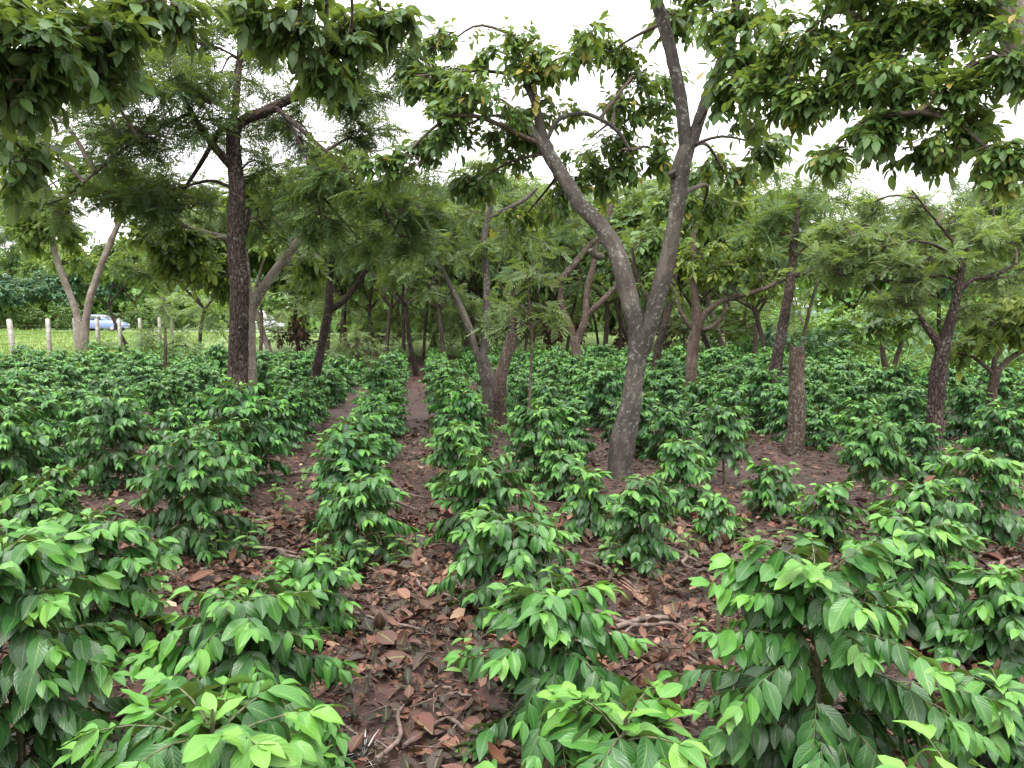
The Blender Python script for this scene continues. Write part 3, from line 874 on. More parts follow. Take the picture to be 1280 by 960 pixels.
def build_tree(name, label, d, limbs, clumps, kind='feather', bark='bark_brown', leaf='feather', scale=0.3, seed=0, basepx=None, fine=0.0,
               sides=12, tpls=None, singles=0, group=None, tint=0.45, droop=0.25, rootpt=None, step=0.07, cat='tree', tvar=0.28, dens=None):
    if dens is None: dens = 2.6 if kind == 'feather' else 1.9
    r = np.random.default_rng(seed)
    base = foot(basepx if basepx is not None else limbs[0][0][0], d) if rootpt is None else np.array(rootpt)
    root = thing(name, label, cat, base.tolist(), group)
    GT, GB = Geo(), Geo()
    lines = []
    for k_, l in enumerate(limbs):
        P = limb_pts(l, d)
        if k_ == 0:
            if rootpt is None:
                P = [(base[0], base[1], base[2] - 0.12, P[0][3] * 1.3), (base[0], base[1], base[2] + 0.10, P[0][3] * 1.06)] + [p for p in P if p[2] > base[2] + 0.28]
            else:
                P = [(base[0], base[1], base[2] - 0.1, P[0][3] * 1.6)] + P
        ln, rr_ = tube(GT, P, sides if l[0][2] > 8 else 7, step, rough=0.10, fine=fine if l[0][2] > 12 else 0, seed=seed + k_)
        lines.append(ln)
    ALL = np.vstack(lines)
    upper = ALL[ALL[:, 2] > base[2] + 0.35 * (ALL[:, 2].max() - base[2])]
    LV = Leaves()
    for c in clumps:
        px, py, dd, rx, ry, n = c[:6]
        cd = d + dd; ctr = at(px, py, cd); rad = (rx * cd / FPX, max(rx, ry) * cd / FPX * 0.9, ry * cd / FPX)
        s = upper[np.argmin(np.linalg.norm((upper - ctr) * np.array([1, 1, 1.4]) + np.array([0, 0, 0.2]), axis=1))]
        lenb = np.linalg.norm(ctr - s)
        mid = (s + ctr) / 2 + np.array([0, 0, 0.12 * lenb]) + r.normal(0, 0.06 * lenb, 3)
        rb_ = 0.008 + 0.007 * lenb
        tube(GB, [(*s, rb_ * 1.5), (*mid, rb_ * 1.1), (*ctr, rb_ * 0.6)], 6, 0.12, rough=0.08, seed=seed, cap=False)
        fill_clump(kind, ctr, rad, int(n * dens), r, scale, GB, LV, start=s, droop=droop, tint=tint + (c[6] if len(c) > 6 else 0), twig_r=0.0035 + 0.0004 * d, tvar=tvar)
    GT.build('trunk', M[bark], root, base, barky=True)
    gb = GB.build('branches', M['twig'], root, base)
    if gb: gb['kind'] = 'stuff'
    if tpls is None: tpls = SPRAY if kind == 'feather' else BROAD_T
    if singles and LV.O: LV = single_leaves(LV, tpls, r, root, base, M[leaf], singles)
    g = Geo(); put_leaves(g, LV, BROAD_M if tpls is BROAD_T else tpls, r)
    o = g.build('crown', M[leaf], root, base, leafy=True)
    if o: o['kind'] = 'stuff'
    return root


# the forked grey tree
build_tree('shade_tree', 'tall grey-barked tree forking low into two long limbs among coffee bushes', 8.1, [
    [(776, 612, 28), (779, 570, 27), (781, 538, 31), (789, 500, 25), (796, 450, 24), (800, 412, 28)],
    [(799, 440, 20), (790, 385, 23), (772, 318, 23, .1), (752, 285, 20, .25), (725, 255, 19, .4), (695, 207, 17, .6), (674, 175, 15, .7), (663, 160, 14, .75)],
    [(690, 197, 12, .62), (677, 165, 13, .7), (669, 130, 10, .75), (659, 105, 9, .8), (650, 70, 5, .9), (640, 40, 3, 1)],
    [(683, 175, 6, .65), (700, 148, 6, .6), (735, 143, 5, .6), (770, 162, 5, .6), (788, 188, 3, .6)],
    [(752, 322, 10, .2), (742, 318, 9, .15), (738, 312, 8, .12)],
    [(802, 440, 20), (820, 378, 22), (837, 312, 20), (847, 255, 19), (851, 215, 22), (861, 175, 19)],
    [(858, 190, 16), (852, 130, 15), (840, 72, 15), (828, 25, 15), (816, -15, 14), (800, -90, 11, .3)],
    [(864, 182, 14), (884, 120, 13), (904, 72, 12), (917, 20, 11), (926, -25, 10), (945, -110, 7, -.3)],
    [(849, 215, 12), (843, 219, 12, -.05), (840, 214, 10, -.08)],
], [(705, 70, .5, 62, 26, 62, .2), (640, 62, .7, 46, 26, 40, .12), (590, 125, .8, 60, 36, 66), (545, 178, .6, 46, 36, 52, -.1), (632, 180, .9, 52, 34, 56, -.05),
    (520, 95, .8, 44, 34, 46, -.1), (800, 130, 1.2, 42, 34, 40), (775, 210, 1.5, 70, 30, 66), (820, 190, 1.4, 36, 34, 36), (600, 225, 1.2, 50, 28, 44, -.1), (700, 240, 1.5, 46, 22, 34),
    (770, 60, 1, 46, 26, 36, .1), (905, 215, 1.2, 44, 40, 40), (955, 60, -1.2, 46, 42, 52), (930, 15, -1, 40, 40, 40), (840, 20, .6, 34, 28, 26), (890, -40, -.5, 70, 40, 60), (760, -60, .6, 80, 40, 50), (935, 115, -.8, 40, 40, 34), (950, 180, -.4, 36, 30, 22), (880, 255, 1.5, 50, 30, 34), (690, 130, 1, 50, 26, 26, .1), (735, 175, 1.4, 50, 30, 26), (485, 215, .4, 46, 36, 30, -.1), (660, 265, 2, 60, 24, 30), (560, 55, 1.2, 50, 24, 26, .1), (790, 95, 1.2, 50, 20, 20, .1)],
    kind='broad', bark='bark_grey', leaf='broad', scale=0.172, dens=2.25, seed=1, fine=0.0035, sides=22, step=0.035, singles=160, droop=0.35)

# dark flaky trunk with a feathery crown
build_tree('shade_tree', 'straight dark flaky-barked tree with wide drooping feathery crown over coffee rows', 10.3, [
    [(298, 520, 24), (297, 470, 24), (298, 420, 23), (299, 360, 22), (295, 300, 21), (296, 240, 19), (292, 190, 18), (291, 150, 17)],
    [(290, 165, 13), (305, 150, 12), (330, 140, 12), (362, 124, 10), (415, 104, 9, -.6), (470, 75, 6, -1), (510, 40, 4, -1.2)],
    [(291, 210, 11), (276, 193, 10, -.15), (257, 170, 8, -.3), (238, 138, 6, -.5), (210, 95, 4, -.7)],
    [(290, 158, 10), (276, 162, 8, .2), (262, 185, 6, .3), (243, 217, 5, .4), (222, 246, 3, .5), (200, 262, 1.5, .6)],
    [(345, 135, 6, -.1), (388, 172, 5, -.4), (425, 205, 4, -.6), (470, 250, 3, -.8), (500, 295, 2, -.8)],
    [(352, 138, 4, -.1), (380, 190, 3, -.3), (392, 235, 2, -.3)],
    [(240, 140, 5, -.5), (190, 165, 4, -.6), (150, 190, 4, -.6), (105, 228, 2, -.6)],
    [(292, 155, 9), (296, 110, 8), (300, 60, 7, .3), (296, 0, 5, .5), (290, -60, 3, .6)],
    [(291, 235, 5), (262, 226, 4, .2), (225, 235, 3, .3)],
    [(300, 300, 7, .05), (308, 285, 6, .1), (312, 262, 5, .2)],
], [(105, 95, -.6, 95, 48, 170, -.15), (195, 105, -.5, 80, 46, 150, -.15), (60, 180, -.2, 76, 44, 120), (165, 185, -.3, 76, 46, 130), (235, 50, 0, 56, 44, 90),
    (300, 20, .4, 44, 40, 60), (345, 60, .2, 50, 40, 70, -.1), (430, 120, -.6, 66, 40, 110), (425, 215, -.6, 70, 50, 140, .05), (482, 262, -.7, 60, 48, 120, .05),
    (405, 290, -.2, 56, 32, 80), (240, 262, .6, 60, 42, 90), (150, 250, .2, 70, 34, 90), (512, 60, -.9, 44, 40, 70, -.1), (345, 215, .6, 44, 50, 70), (520, 320, -.2, 40, 34, 50), (255, 140, -.6, 50, 40, 80, -.1), (545, 100, -.9, 42, 30, 60), (120, 150, .6, 90, 40, 90), (275, 95, .8, 60, 40, 70), (385, 165, .4, 60, 36, 70), (205, 225, .8, 70, 36, 80), (60, 255, .6, 70, 36, 70, .1), (330, 285, .9, 50, 30, 60, .1), (460, 175, 0, 50, 34, 60), (20, 130, .3, 60, 50, 70), (385, 120, .6, 60, 40, 60), (110, 215, .9, 70, 40, 60), (300, 180, 1.2, 60, 40, 50), (190, 60, .8, 70, 40, 60), (460, 110, .5, 50, 40, 40), (400, 230, .2, 60, 44, 60), (450, 300, .4, 60, 34, 50, .1), (350, 130, .8, 50, 44, 40), (510, 230, 0, 46, 50, 50)],
    kind='feather', bark='bark_dark', leaf='feather', scale=0.235, dens=3.3, seed=2, fine=0.010, sides=22, step=0.03, droop=0.35)

# overhanging trees whose trunks stand outside the frame
pr = foot(1560, 5.8)
build_tree('shade_tree', 'leaning pale-limbed broadleaf tree overhanging the stump side with dense dark leaves', 5.6, [
    [(1500, 420, 44, .2), (1420, 260, 36, .1), (1335, 150, 30), (1284, 104, 27), (1264, 52, 24), (1246, 8, 22), (1230, -60, 18)],
    [(1300, 130, 22), (1290, 70, 22, .3), (1272, 10, 20, .4), (1262, -50, 16, .5)],
    [(1250, 5, 12), (1205, 12, 10, .2), (1165, 26, 10, .3), (1115, 30, 8, .4), (1066, 18, 7, .5), (1040, 10, 4, .6)],
    [(1288, 110, 8), (1240, 60, 6, -.2), (1200, 95, 5, -.2), (1150, 140, 4, -.1)],
    [(1280, 100, 6), (1225, 90, 5, .4), (1180, 110, 4, .6), (1120, 130, 3, .6)],
], [(1005, 40, .6, 58, 42, 58), (1080, 70, .5, 60, 46, 64), (1145, 105, .2, 66, 46, 72, -.1), (1105, 165, .2, 52, 30, 48, -.15), (1210, 150, -.2, 56, 42, 60), (1262, 70, -.5, 50, 50, 52, -.1), (1010, 140, .6, 44, 46, 48),
    (960, 120, .8, 40, 40, 36), (1195, 40, .1, 56, 40, 54, -.1), (1180, 195, .3, 46, 22, 34), (1255, 205, -.4, 40, 34, 34, .1), (1120, 15, .4, 60, 30, 46), (1040, 190, .4, 26, 26, 18), (1235, -30, .1, 70, 30, 44), (1075, -30, .4, 80, 30, 50)],
    kind='broad', bark='bark_pale', leaf='broad', scale=0.142, dens=2.6, seed=3, tint=0.52, singles=230, rootpt=pr, fine=0.003, sides=18, droop=0.2)

pl = foot(-330, 4.6)
build_tree('shade_tree', 'broadleaf tree with large dark leaves overhanging the fence side', 4.4, [
    [(-300, 420, 50), (-260, 240, 44), (-180, 90, 36), (-80, -20, 26), (60, -70, 18), (200, -90, 12), (330, -70, 9, .5), (430, -50, 6, 1)],
    [(-150, 60, 16), (-70, 60, 12), (10, 70, 8, -.1), (70, 90, 5, -.2)],
    [(-190, 110, 14), (-90, 130, 10, .2), (0, 150, 6, .3)],
], [(35, 40, -.2, 66, 46, 34, -.2), (115, 30, 0, 62, 34, 30, -.2), (50, 120, -.1, 52, 34, 26, -.15), (185, 10, .2, 56, 22, 22, -.1), (-20, 90, -.3, 50, 60, 22, -.2), (30, 190, .6, 42, 34, 16, -.1), (120, 85, .3, 44, 26, 18, -.2),
    (370, 30, 1.2, 52, 36, 36, -.15), (440, 45, 1.4, 44, 40, 34, -.15), (480, 20, 1.6, 46, 30, 28, -.1), (400, 95, 1.4, 40, 26, 20, -.1), (310, -5, 1.0, 40, 22, 16), (0, -20, 0, 70, 40, 20)],
    kind='broad', bark='bark_brown', leaf='broad', scale=0.165, dens=3.3, seed=4, tint=0.36, singles=260, rootpt=pl, droop=0.15, sides=14)

build_tree('shade_tree', 'pale-limbed tree with yellow-green leaves right behind the dark flaky trunk', 12.5, [
    [(313, 470, 15), (312, 420, 15), (314, 385, 14), (335, 352, 12), (360, 318, 11), (383, 287, 9), (400, 255, 6), (415, 215, 4)],
    [(345, 340, 8), (362, 318, 9), (357, 292, 8), (343, 275, 7), (322, 268, 6), (300, 255, 4)],
    [(312, 395, 10), (305, 320, 10), (292, 302, 10, -.2), (258, 293, 10, -.5), (225, 280, 9, -.8), (197, 257, 8, -1)],
], [(230, 330, -.6, 50, 34, 50), (275, 340, 0, 36, 26, 30), (345, 235, .2, 40, 34, 40), (410, 200, .4, 44, 34, 40), (190, 240, -1, 46, 30, 40), (300, 235, 0, 40, 26, 34), (380, 330, .6, 30, 20, 20), (215, 300, -1, 40, 22, 30)],
    kind='broad', bark='bark_pale', leaf='broad_yellow', scale=0.213, dens=3.4, seed=5, fine=0.004)

build_tree('fence_tree', 'pale spotted two-armed tree growing against the concrete post fence', 29.0, [
    [(103, 458, 16), (103, 430, 15), (103, 402, 15)],
    [(101, 412, 9), (92, 380, 8), (78, 345, 8), (67, 310, 7), (60, 270, 5), (55, 235, 3)],
    [(106, 412, 9), (112, 375, 9), (125, 335, 8), (140, 298, 7), (155, 265, 5), (170, 230, 3)],
], [(60, 250, 0, 46, 36, 60), (30, 285, -.5, 40, 30, 50), (165, 240, 0, 44, 34, 54), (110, 225, 0, 50, 30, 50), (20, 240, 0, 40, 34, 50), (195, 290, .5, 36, 26, 36), (90, 290, 1, 36, 22, 30)],
    kind='broad', bark='bark_pale', leaf='broad_yellow', scale=0.38, dens=4.5, seed=6, tpls=BROAD_F, fine=0.006)

build_tree('shade_tree', 'thin dark leaning tree with one side arm rising above the coffee', 14.0, [
    [(393, 478, 13), (402, 430, 11), (411, 385, 11), (412, 350, 9), (417, 315, 8), (424, 270, 5)],
    [(411, 388, 8), (425, 380, 8), (442, 362, 7), (456, 340, 6), (480, 305, 4)],
], [(420, 300, 0, 50, 34, 70), (470, 310, 0, 50, 34, 70), (380, 330, .5, 36, 34, 50), (450, 260, .3, 50, 34, 60), (500, 340, 1, 40, 28, 46)], bark='bark_dark', leaf='feather', scale=0.288, seed=7, fine=0.006)

build_tree('shade_tree', 'pale twin-limbed tree with split trunk in the middle of the plantation', 13.5, [
    [(612, 480, 20), (606, 460, 18), (600, 440, 14)],
    [(603, 455, 10), (607, 415, 10), (608, 375, 9), (607, 335, 8), (605, 300, 8), (611, 270, 7), (617, 240, 5), (614, 210, 3)],
    [(598, 450, 9), (586, 410, 9), (575, 382, 8), (562, 355, 6), (545, 320, 4)],
    [(612, 272, 7), (632, 262, 6), (655, 250, 5), (672, 235, 3)],
], [(620, 215, .3, 40, 24, 40), (560, 310, 0, 50, 34, 70), (640, 290, .4, 50, 36, 70), (590, 265, .3, 46, 30, 60), (520, 350, 0, 44, 28, 50), (670, 245, .4, 34, 24, 34), (560, 370, .6, 40, 24, 40)], bark='bark_grey', leaf='feather_light', scale=0.268, seed=8, fine=0.005)

build_tree('cut_trunk', 'leaning brown pollarded trunk with pale sawn top beside the twin-limbed tree', 12.5, [
    [(625, 482, 16), (630, 455, 15), (637, 432, 14), (641, 416, 14)]], [], bark='bark_brown', seed=9, fine=0.004)

build_tree('young_tree', 'slim sapling with bright feathery fronds standing in the second coffee row', 9.5, [
    [(662, 510, 4), (663, 470, 3.5), (665, 420, 3.5), (662, 380, 3), (660, 345, 2)]],
    [(648, 380, 0, 50, 22, 30, .25), (668, 350, 0, 40, 24, 26, .3), (630, 400, -.2, 30, 14, 12, .1), (690, 392, .2, 36, 20, 18, .2)], bark='bark_brown', leaf='feather_light', scale=0.257, dens=1.6, seed=10, sides=7)

build_tree('shade_tree', 'dark multi-armed tree with upswept limbs seen between twin-limbed and forked trees', 20.0, [
    [(722, 458, 13), (720, 435, 12), (718, 420, 11)],
    [(720, 430, 9), (712, 405, 8), (702, 380, 7), (700, 345, 5)],
    [(721, 428, 10), (731, 400, 9), (734, 365, 8), (742, 330, 7), (748, 290, 4)],
    [(732, 395, 7), (750, 378, 7), (768, 360, 6), (776, 340, 4)],
    [(690, 360, 9), (705, 345, 9), (730, 315, 8), (752, 290, 6), (765, 255, 5)],
], [(700, 320, 0, 46, 30, 60), (750, 300, .5, 46, 34, 60), (780, 330, .5, 36, 26, 40), (660, 340, .5, 40, 26, 44), (720, 270, .6, 46, 24, 50), (730, 350, 1, 36, 20, 30)], bark='bark_brown', leaf='feather', scale=0.363, seed=11, fine=0.006)

build_tree('shade_tree', 'slim dark tree standing directly behind the forked grey trunk', 16.5, [
    [(818, 466, 10), (824, 430, 10), (836, 385, 9), (843, 345, 8), (846, 300, 5)],
    [(830, 410, 6), (805, 365, 6), (795, 340, 5), (790, 310, 3)]],
    [(810, 300, .5, 40, 30, 50), (860, 290, .5, 40, 34, 54), (790, 335, .6, 30, 20, 30), (840, 250, .6, 44, 26, 46)], kind='broad', bark='bark_dark', leaf='broad', scale=0.297, seed=12, tpls=BROAD_F)

build_tree('shade_tree', 'wide-armed brown tree with long sideways branches beyond the forked trunk', 14.5, [
    [(864, 470, 15), (867, 430, 14), (871, 400, 13), (868, 365, 10), (866, 330, 8), (868, 280, 5)],
    [(872, 405, 9), (885, 388, 8), (905, 375, 7), (940, 366, 6), (975, 352, 5), (1000, 340, 3)],
    [(870, 400, 7), (880, 412, 6), (900, 400, 6), (908, 380, 5)],
    [(868, 415, 7), (858, 402, 6), (850, 388, 5), (846, 370, 3)],
], [(880, 330, 0, 50, 30, 54, .1), (930, 320, 0, 46, 30, 50), (870, 280, .5, 44, 28, 46), (960, 350, .3, 36, 18, 26), (915, 260, .6, 46, 30, 50), (835, 350, .3, 26, 24, 22)], kind='broad', bark='bark_brown', leaf='broad_yellow', scale=0.227, seed=13, tpls=BROAD_F, fine=0.005)

build_tree('shade_tree', 'leaning reddish-brown trunk with a broken side stub behind the cut stump', 12.5, [
    [(966, 486, 17), (971, 450, 15), (978, 410, 13), (985, 370, 12), (990, 335, 11), (992, 305, 9), (996, 275, 6), (999, 250, 3)],
    [(989, 345, 7), (998, 344, 6), (1008, 340, 5)],
    [(990, 325, 5), (1008, 310, 4), (1030, 300, 3)],
], [(985, 270, .2, 44, 30, 70), (1025, 285, 0, 44, 30, 70), (950, 290, .4, 40, 28, 60), (1000, 240, .2, 40, 22, 50), (1040, 330, .4, 44, 30, 60)], bark='bark_dark', leaf='feather', scale=0.266, seed=14, fine=0.006, tint=0.5)

build_tree('tree_stump', 'chest-high cut dead trunk with splintered top among coffee bushes', 9.5, [
    [(994, 580, 26), (995, 540, 22), (996, 500, 21), (996, 460, 19), (996, 434, 18)],
    [(1000, 446, 5), (1003, 434, 4), (1004, 426, 1)],
    [(991, 445, 6), (990, 436, 5), (989, 430, 2)],
], [], bark='bark_brown', seed=15, fine=0.007, sides=24, step=0.025)

build_tree('shade_tree', 'stout feathery tree with split pale heartwood and wiry bare twigs above pale crown', 9.6, [
    [(1168, 535, 20), (1170, 500, 19), (1174, 465, 19), (1180, 432, 16), (1190, 395, 12), (1198, 360, 9), (1203, 325, 8), (1208, 312, 6)],
    [(1176, 440, 11), (1170, 425, 10), (1158, 408, 8), (1150, 395, 5)],
    [(1206, 318, 5), (1190, 300, 4), (1165, 270, 3), (1140, 238, 2)],
    [(1206, 316, 4), (1216, 300, 3), (1238, 280, 3), (1243, 258, 2)],
    [(1204, 330, 5), (1180, 312, 4), (1150, 302, 3), (1110, 306, 3), (1070, 312, 2)],
    [(1196, 368, 7), (1215, 350, 6), (1240, 345, 5), (1270, 330, 4)],
    [(1198, 350, 5), (1175, 345, 4), (1140, 352, 3), (1100, 350, 2)],
], [(1105, 290, .2, 66, 34, 130), (1060, 335, .3, 60, 36, 120), (1150, 330, 0, 60, 34, 120), (1225, 290, .3, 56, 34, 110), (1245, 350, .2, 46, 28, 80), (1110, 375, .4, 54, 28, 90), (1170, 260, .6, 56, 26, 100), (1085, 255, .8, 50, 22, 80), (1200, 385, .6, 40, 20, 44), (1035, 290, .9, 40, 30, 70), (1262, 300, .3, 40, 40, 70)],
    bark='bark_dark', leaf='feather_light', scale=0.178, dens=3.6, seed=16, fine=0.007, sides=20, step=0.035, tint=0.52)

build_tree('young_tree', 'small V-shaped tree at the undergrowth edge near the stout feathery tree', 14.0, [
    [(1112, 490, 10), (1110, 470, 9), (1104, 445, 7), (1102, 420, 5), (1095, 390, 3)],
    [(1113, 478, 6), (1120, 450, 6), (1128, 425, 5), (1132, 400, 3)]],
    [(1090, 400, 0, 34, 20, 26), (1135, 405, 0, 34, 22, 26), (1110, 385, .4, 36, 18, 26)], kind='broad', bark='bark_brown', leaf='broad', scale=0.234, seed=17, tpls=BROAD_F)

build_tree('young_tree', 'low spreading tree with crooked bare arms and yellowing leaves by tall grass', 10.8, [
    [(1238, 520, 13), (1240, 490, 12), (1245, 466, 11)],
    [(1244, 470, 8), (1255, 455, 7), (1272, 442, 6), (1295, 430, 5)],
    [(1243, 468, 6), (1228, 455, 5), (1212, 444, 4), (1196, 440, 3)],
    [(1243, 466, 7), (1243, 450, 6), (1250, 438, 5), (1240, 428, 4), (1232, 420, 3)],
], [(1250, 400, 0, 44, 26, 34), (1215, 425, 0, 34, 20, 24), (1285, 400, -.2, 36, 34, 30, .1), (1270, 370, .2, 40, 22, 28, .2), (1225, 395, .3, 36, 18, 22)], kind='broad', bark='bark_brown', leaf='broad_yellow', scale=0.219, seed=18, tpls=BROAD_F, fine=0.004)

# saplings among the coffee near the fence
for px, d, hpx, lab, sd in ((205, 19, 372, 'loose feathery sapling rising from coffee in front of the fence', 20), (325, 26, 352, 'feathery sapling beside the parked white vehicle', 21),
                            (445, 22, 410, 'low feathery regrowth between thin leaning tree and the path', 22), (130, 25, 430, 'thin green sapling beneath the two-armed fence tree', 23)):
    y0 = 400 + FPX * CAMH / d
    build_tree('young_tree', lab, d, [[(px, y0, 5), (px + 2, (y0 + hpx) / 2, 4), (px - 1, hpx, 2)]],
               [(px, hpx + 10, 0, 16, 22, 26, .2), (px - 18, (y0 + hpx) / 2 - 8, 0, 24, 20, 34), (px + 20, (y0 + hpx) / 2 - 2, .2, 24, 20, 34, .1)], bark='bark_brown', leaf='feather_light', scale=0.30 if d > 12 else 0.16, seed=sd, sides=6)


# ---- plain background trees, copied
def gen_tree(seed, H, kind, bark, leaf, scale, r0=0.14, fork=0.32, ncl=11, npc=34, spread=0.42):
    r = np.random.default_rng(seed)
    GT, GB, LV = Geo(), Geo(), Leaves()
    lx = r.normal(0, 0.10, 2)
    top = np.array([lx[0] * H, lx[1] * H, H * fork])
    tube(GT, [(0, 0, -0.2, r0 * 1.25), (0, 0, 0.15, r0 * 1.05), (*(top * 0.5 + r.normal(0, 0.06, 3) * [1, 1, 0]), r0 * 0.95), (*top, r0 * 0.85)], 9, 0.15, rough=0.12, seed=seed)
    ends = []
    nl = int(r.integers(3, 5)); a0 = r.uniform(0, 6.28)
    for k_ in range(nl):
        a = a0 + k_ * 6.28 / nl + r.normal(0, 0.3)
        e = top + np.array([math.cos(a) * H * spread * r.uniform(.5, .9), math.sin(a) * H * spread * r.uniform(.5, .9), H * r.uniform(0.26, 0.48)])
        m_ = (top + e) / 2 + np.array([0, 0, -0.03 * H]) + r.normal(0, 0.03 * H, 3)
        ln, _ = tube(GT, [(*(top - [0, 0, .1]), r0 * 0.6), (*m_, r0 * 0.5), (*e, r0 * 0.25)], 7, 0.2, rough=0.1, seed=seed + k_)
        ends.append(ln)
    pts = np.vstack(ends)
    for k_ in range(ncl):
        a = k_ * 2.4; rr = H * spread * math.sqrt((k_ + 0.5) / ncl) * r.uniform(0.8, 1.15)
        c = top + np.array([math.cos(a) * rr, math.sin(a) * rr, H * (0.22 + 0.40 * (1 - (rr / (H * spread)) ** 2) * r.uniform(0.5, 1.1))])
        s = pts[np.argmin(np.linalg.norm(pts - c, axis=1))]
        tube(GB, [(*s, 0.03), (*((s + c) / 2 + [0, 0, 0.1]), 0.022), (*c, 0.012)], 5, 0.2, cap=False)
        fill_clump(kind, c, (H * 0.16, H * 0.16, H * 0.10), npc, r, scale, GB, LV, start=s, tint=0.42, twig_r=0.009, tvar=0.3)
    g = Geo(); put_leaves(g, LV, SPRAY_F if kind == 'feather' else BROAD_F, r)
    def mk(n_, G_, mt, leafy=False, barky=False):
        return mesh_from(n_, np.concatenate(G_.V), np.concatenate(G_.Q), mt, np.concatenate(G_.T) if leafy else None, np.concatenate(G_.U) if leafy else None, np.concatenate(G_.B) if barky else None)
    return mk('trunk', GT, M[bark], barky=True), mk('branches', GB, M['twig']), mk('crown', g, M[leaf], leafy=True)


TP = [gen_tree(31, 6.5, 'feather', 'bark_brown', 'feather', 0.48, 0.085, .36, 14, 150), gen_tree(32, 7.0, 'feather', 'bark_pale', 'feather_light', 0.48, 0.10, .34, 15, 150),
      gen_tree(33, 6.0, 'broad', 'bark_brown', 'broad', 0.42, 0.09, .38, 14, 80), gen_tree(34, 6.5, 'broad', 'bark_dark', 'broad_yellow', 0.42, 0.09, .36, 14, 76),
      gen_tree(35, 7.5, 'feather', 'bark_dark', 'feather', 0.5, 0.10, .4, 15, 150), gen_tree(36, 6.5, 'broad', 'bark_brown', 'broad_blue', 0.46, 0.13, .24, 18, 90)]
TP.append(gen_tree(37, 5.5, 'feather', 'bark_brown', 'feather_light', 0.5, 0.06, .55, 8, 60, .26))
TLAB = ['feathery dark-leaved shade tree standing in the far coffee rows', 'pale-barked feathery tree at the back of the plantation', 'broadleaf tree with dark green crown at the back of the plantation',
        'yellow-green broadleaf tree at the back of the plantation', 'tall dark feathery tree closing off the far plantation', 'bluish-green dense leafy tree beyond the fence', 'slender pole-like tree among the far trunks']
rt = np.random.default_rng(55)
SPOTS = [(505, 31, 6, 1), (530, 33, 6, 1), (598, 33, 6, .9), (622, 36, 6, 1), (655, 31, 6, .9), (684, 37, 6, 1), (708, 33, 6, 1), (748, 38, 6, 1), (775, 33, 6, 1), (800, 30, 6, .9), (855, 36, 6, 1), (925, 34, 6, 1), (460, 33, 6, 1), (425, 36, 6, 1), (545, 36, 6, 1), (1000, 30, 6, 1), (1140, 29, 6, .9), (520, 24, 4, .8), (556, 26, 0, .95), (577, 29, 4, .9), (484, 29, 0, .9), (440, 31, 3, .95), (470, 36, 2, 1), (640, 30, 1, 1), (690, 34, 0, 1), (755, 31, 2, 1), (790, 36, 1, 1.05),
         (943, 24, 0, .85), (960, 23, 4, .75), (890, 28, 3, .9), (908, 30, 1, 1), (340, 33, 1, 1), (250, 34, 0, .85), (290, 38, 2, .95), (375, 36, 3, .95), (410, 40, 1, 1.05), (540, 40, 2, 1.1), (605, 42, 0, 1.1),
         (665, 44, 3, 1.1), (725, 44, 4, 1.05), (830, 40, 0, 1.1), (870, 42, 2, 1.1), (930, 40, 1, 1.0), (1010, 46, 1, .8), (1060, 38, 2, .9), (1110, 34, 1, .95), (1180, 36, 3, .95), (1230, 30, 0, .95), (1290, 32, 2, 1),
         (1330, 24, 1, 1), (160, 42, 3, .9), (500, 50, 5, 1.2), (450, 54, 2, 1.2), (570, 54, 1, 1.2), (640, 58, 5, 1.25), (700, 58, 2, 1.25), (770, 56, 0, 1.25), (840, 58, 3, 1.25), (900, 60, 5, 1.2),
         (1150, 52, 0, 1.1), (1220, 50, 5, 1.1), (1290, 50, 1, 1.1), (40, 76, 5, 1.2), (110, 80, 5, 1.35), (180, 82, 2, 1.4), (-20, 72, 5, 1.3), (250, 84, 5, 1.4), (310, 84, 0, 1.4), (380, 80, 5, 1.4), (75, 92, 2, 1.7), (215, 94, 0, 1.7), (-60, 90, 5, 1.6), (15, 98, 4, 1.6)]
for px, d, k_, s in SPOTS:
    p = foot(px, d)
    if px < 420 and d > 70: lab, g_ = ('dense leafy tree lining the road behind the grass bank' if k_ == 5 else 'taller woodland tree rising behind the roadside trees'), 'trees along the road'
    else: lab, g_ = TLAB[k_], 'shade trees at the back of the plantation'
    root = thing('roadside_tree' if d > 70 else 'shade_tree', lab, 'tree', p.tolist(), g_)
    root.rotation_euler.z = rt.uniform(0, 6.28); q = s * rt.uniform(0.92, 1.06) * (1.16 if 28 < d < 62 else 1.0); root.scale = (q, q, q * rt.uniform(0.9, 1.1))
    for nm, me in zip(('trunk', 'branches', 'crown'), TP[k_]):
        o = link(nm, me, root)
        if nm != 'trunk': o['kind'] = 'stuff'

# closing woodland mass, dry understorey, undergrowth
def mass(name, label, cat, spots, kind, leaf, scale, n, tpls, seed, tint=0.42, tw_share=0.3):
    r = np.random.default_rng(seed); GB, LV = Geo(), Leaves()
    for c, rad in spots: fill_clump(kind, c, rad, n, r, scale, GB if r.uniform() < tw_share else Geo(), LV, tint=tint, twig_r=0.012)
    g = Geo(); put_leaves(g, LV, tpls, r)
    o = tag(g.build(name, M[leaf], leafy=True), label, cat, kind='stuff')
    tw = GB.build('twigs', M['twig'], o)
    return o


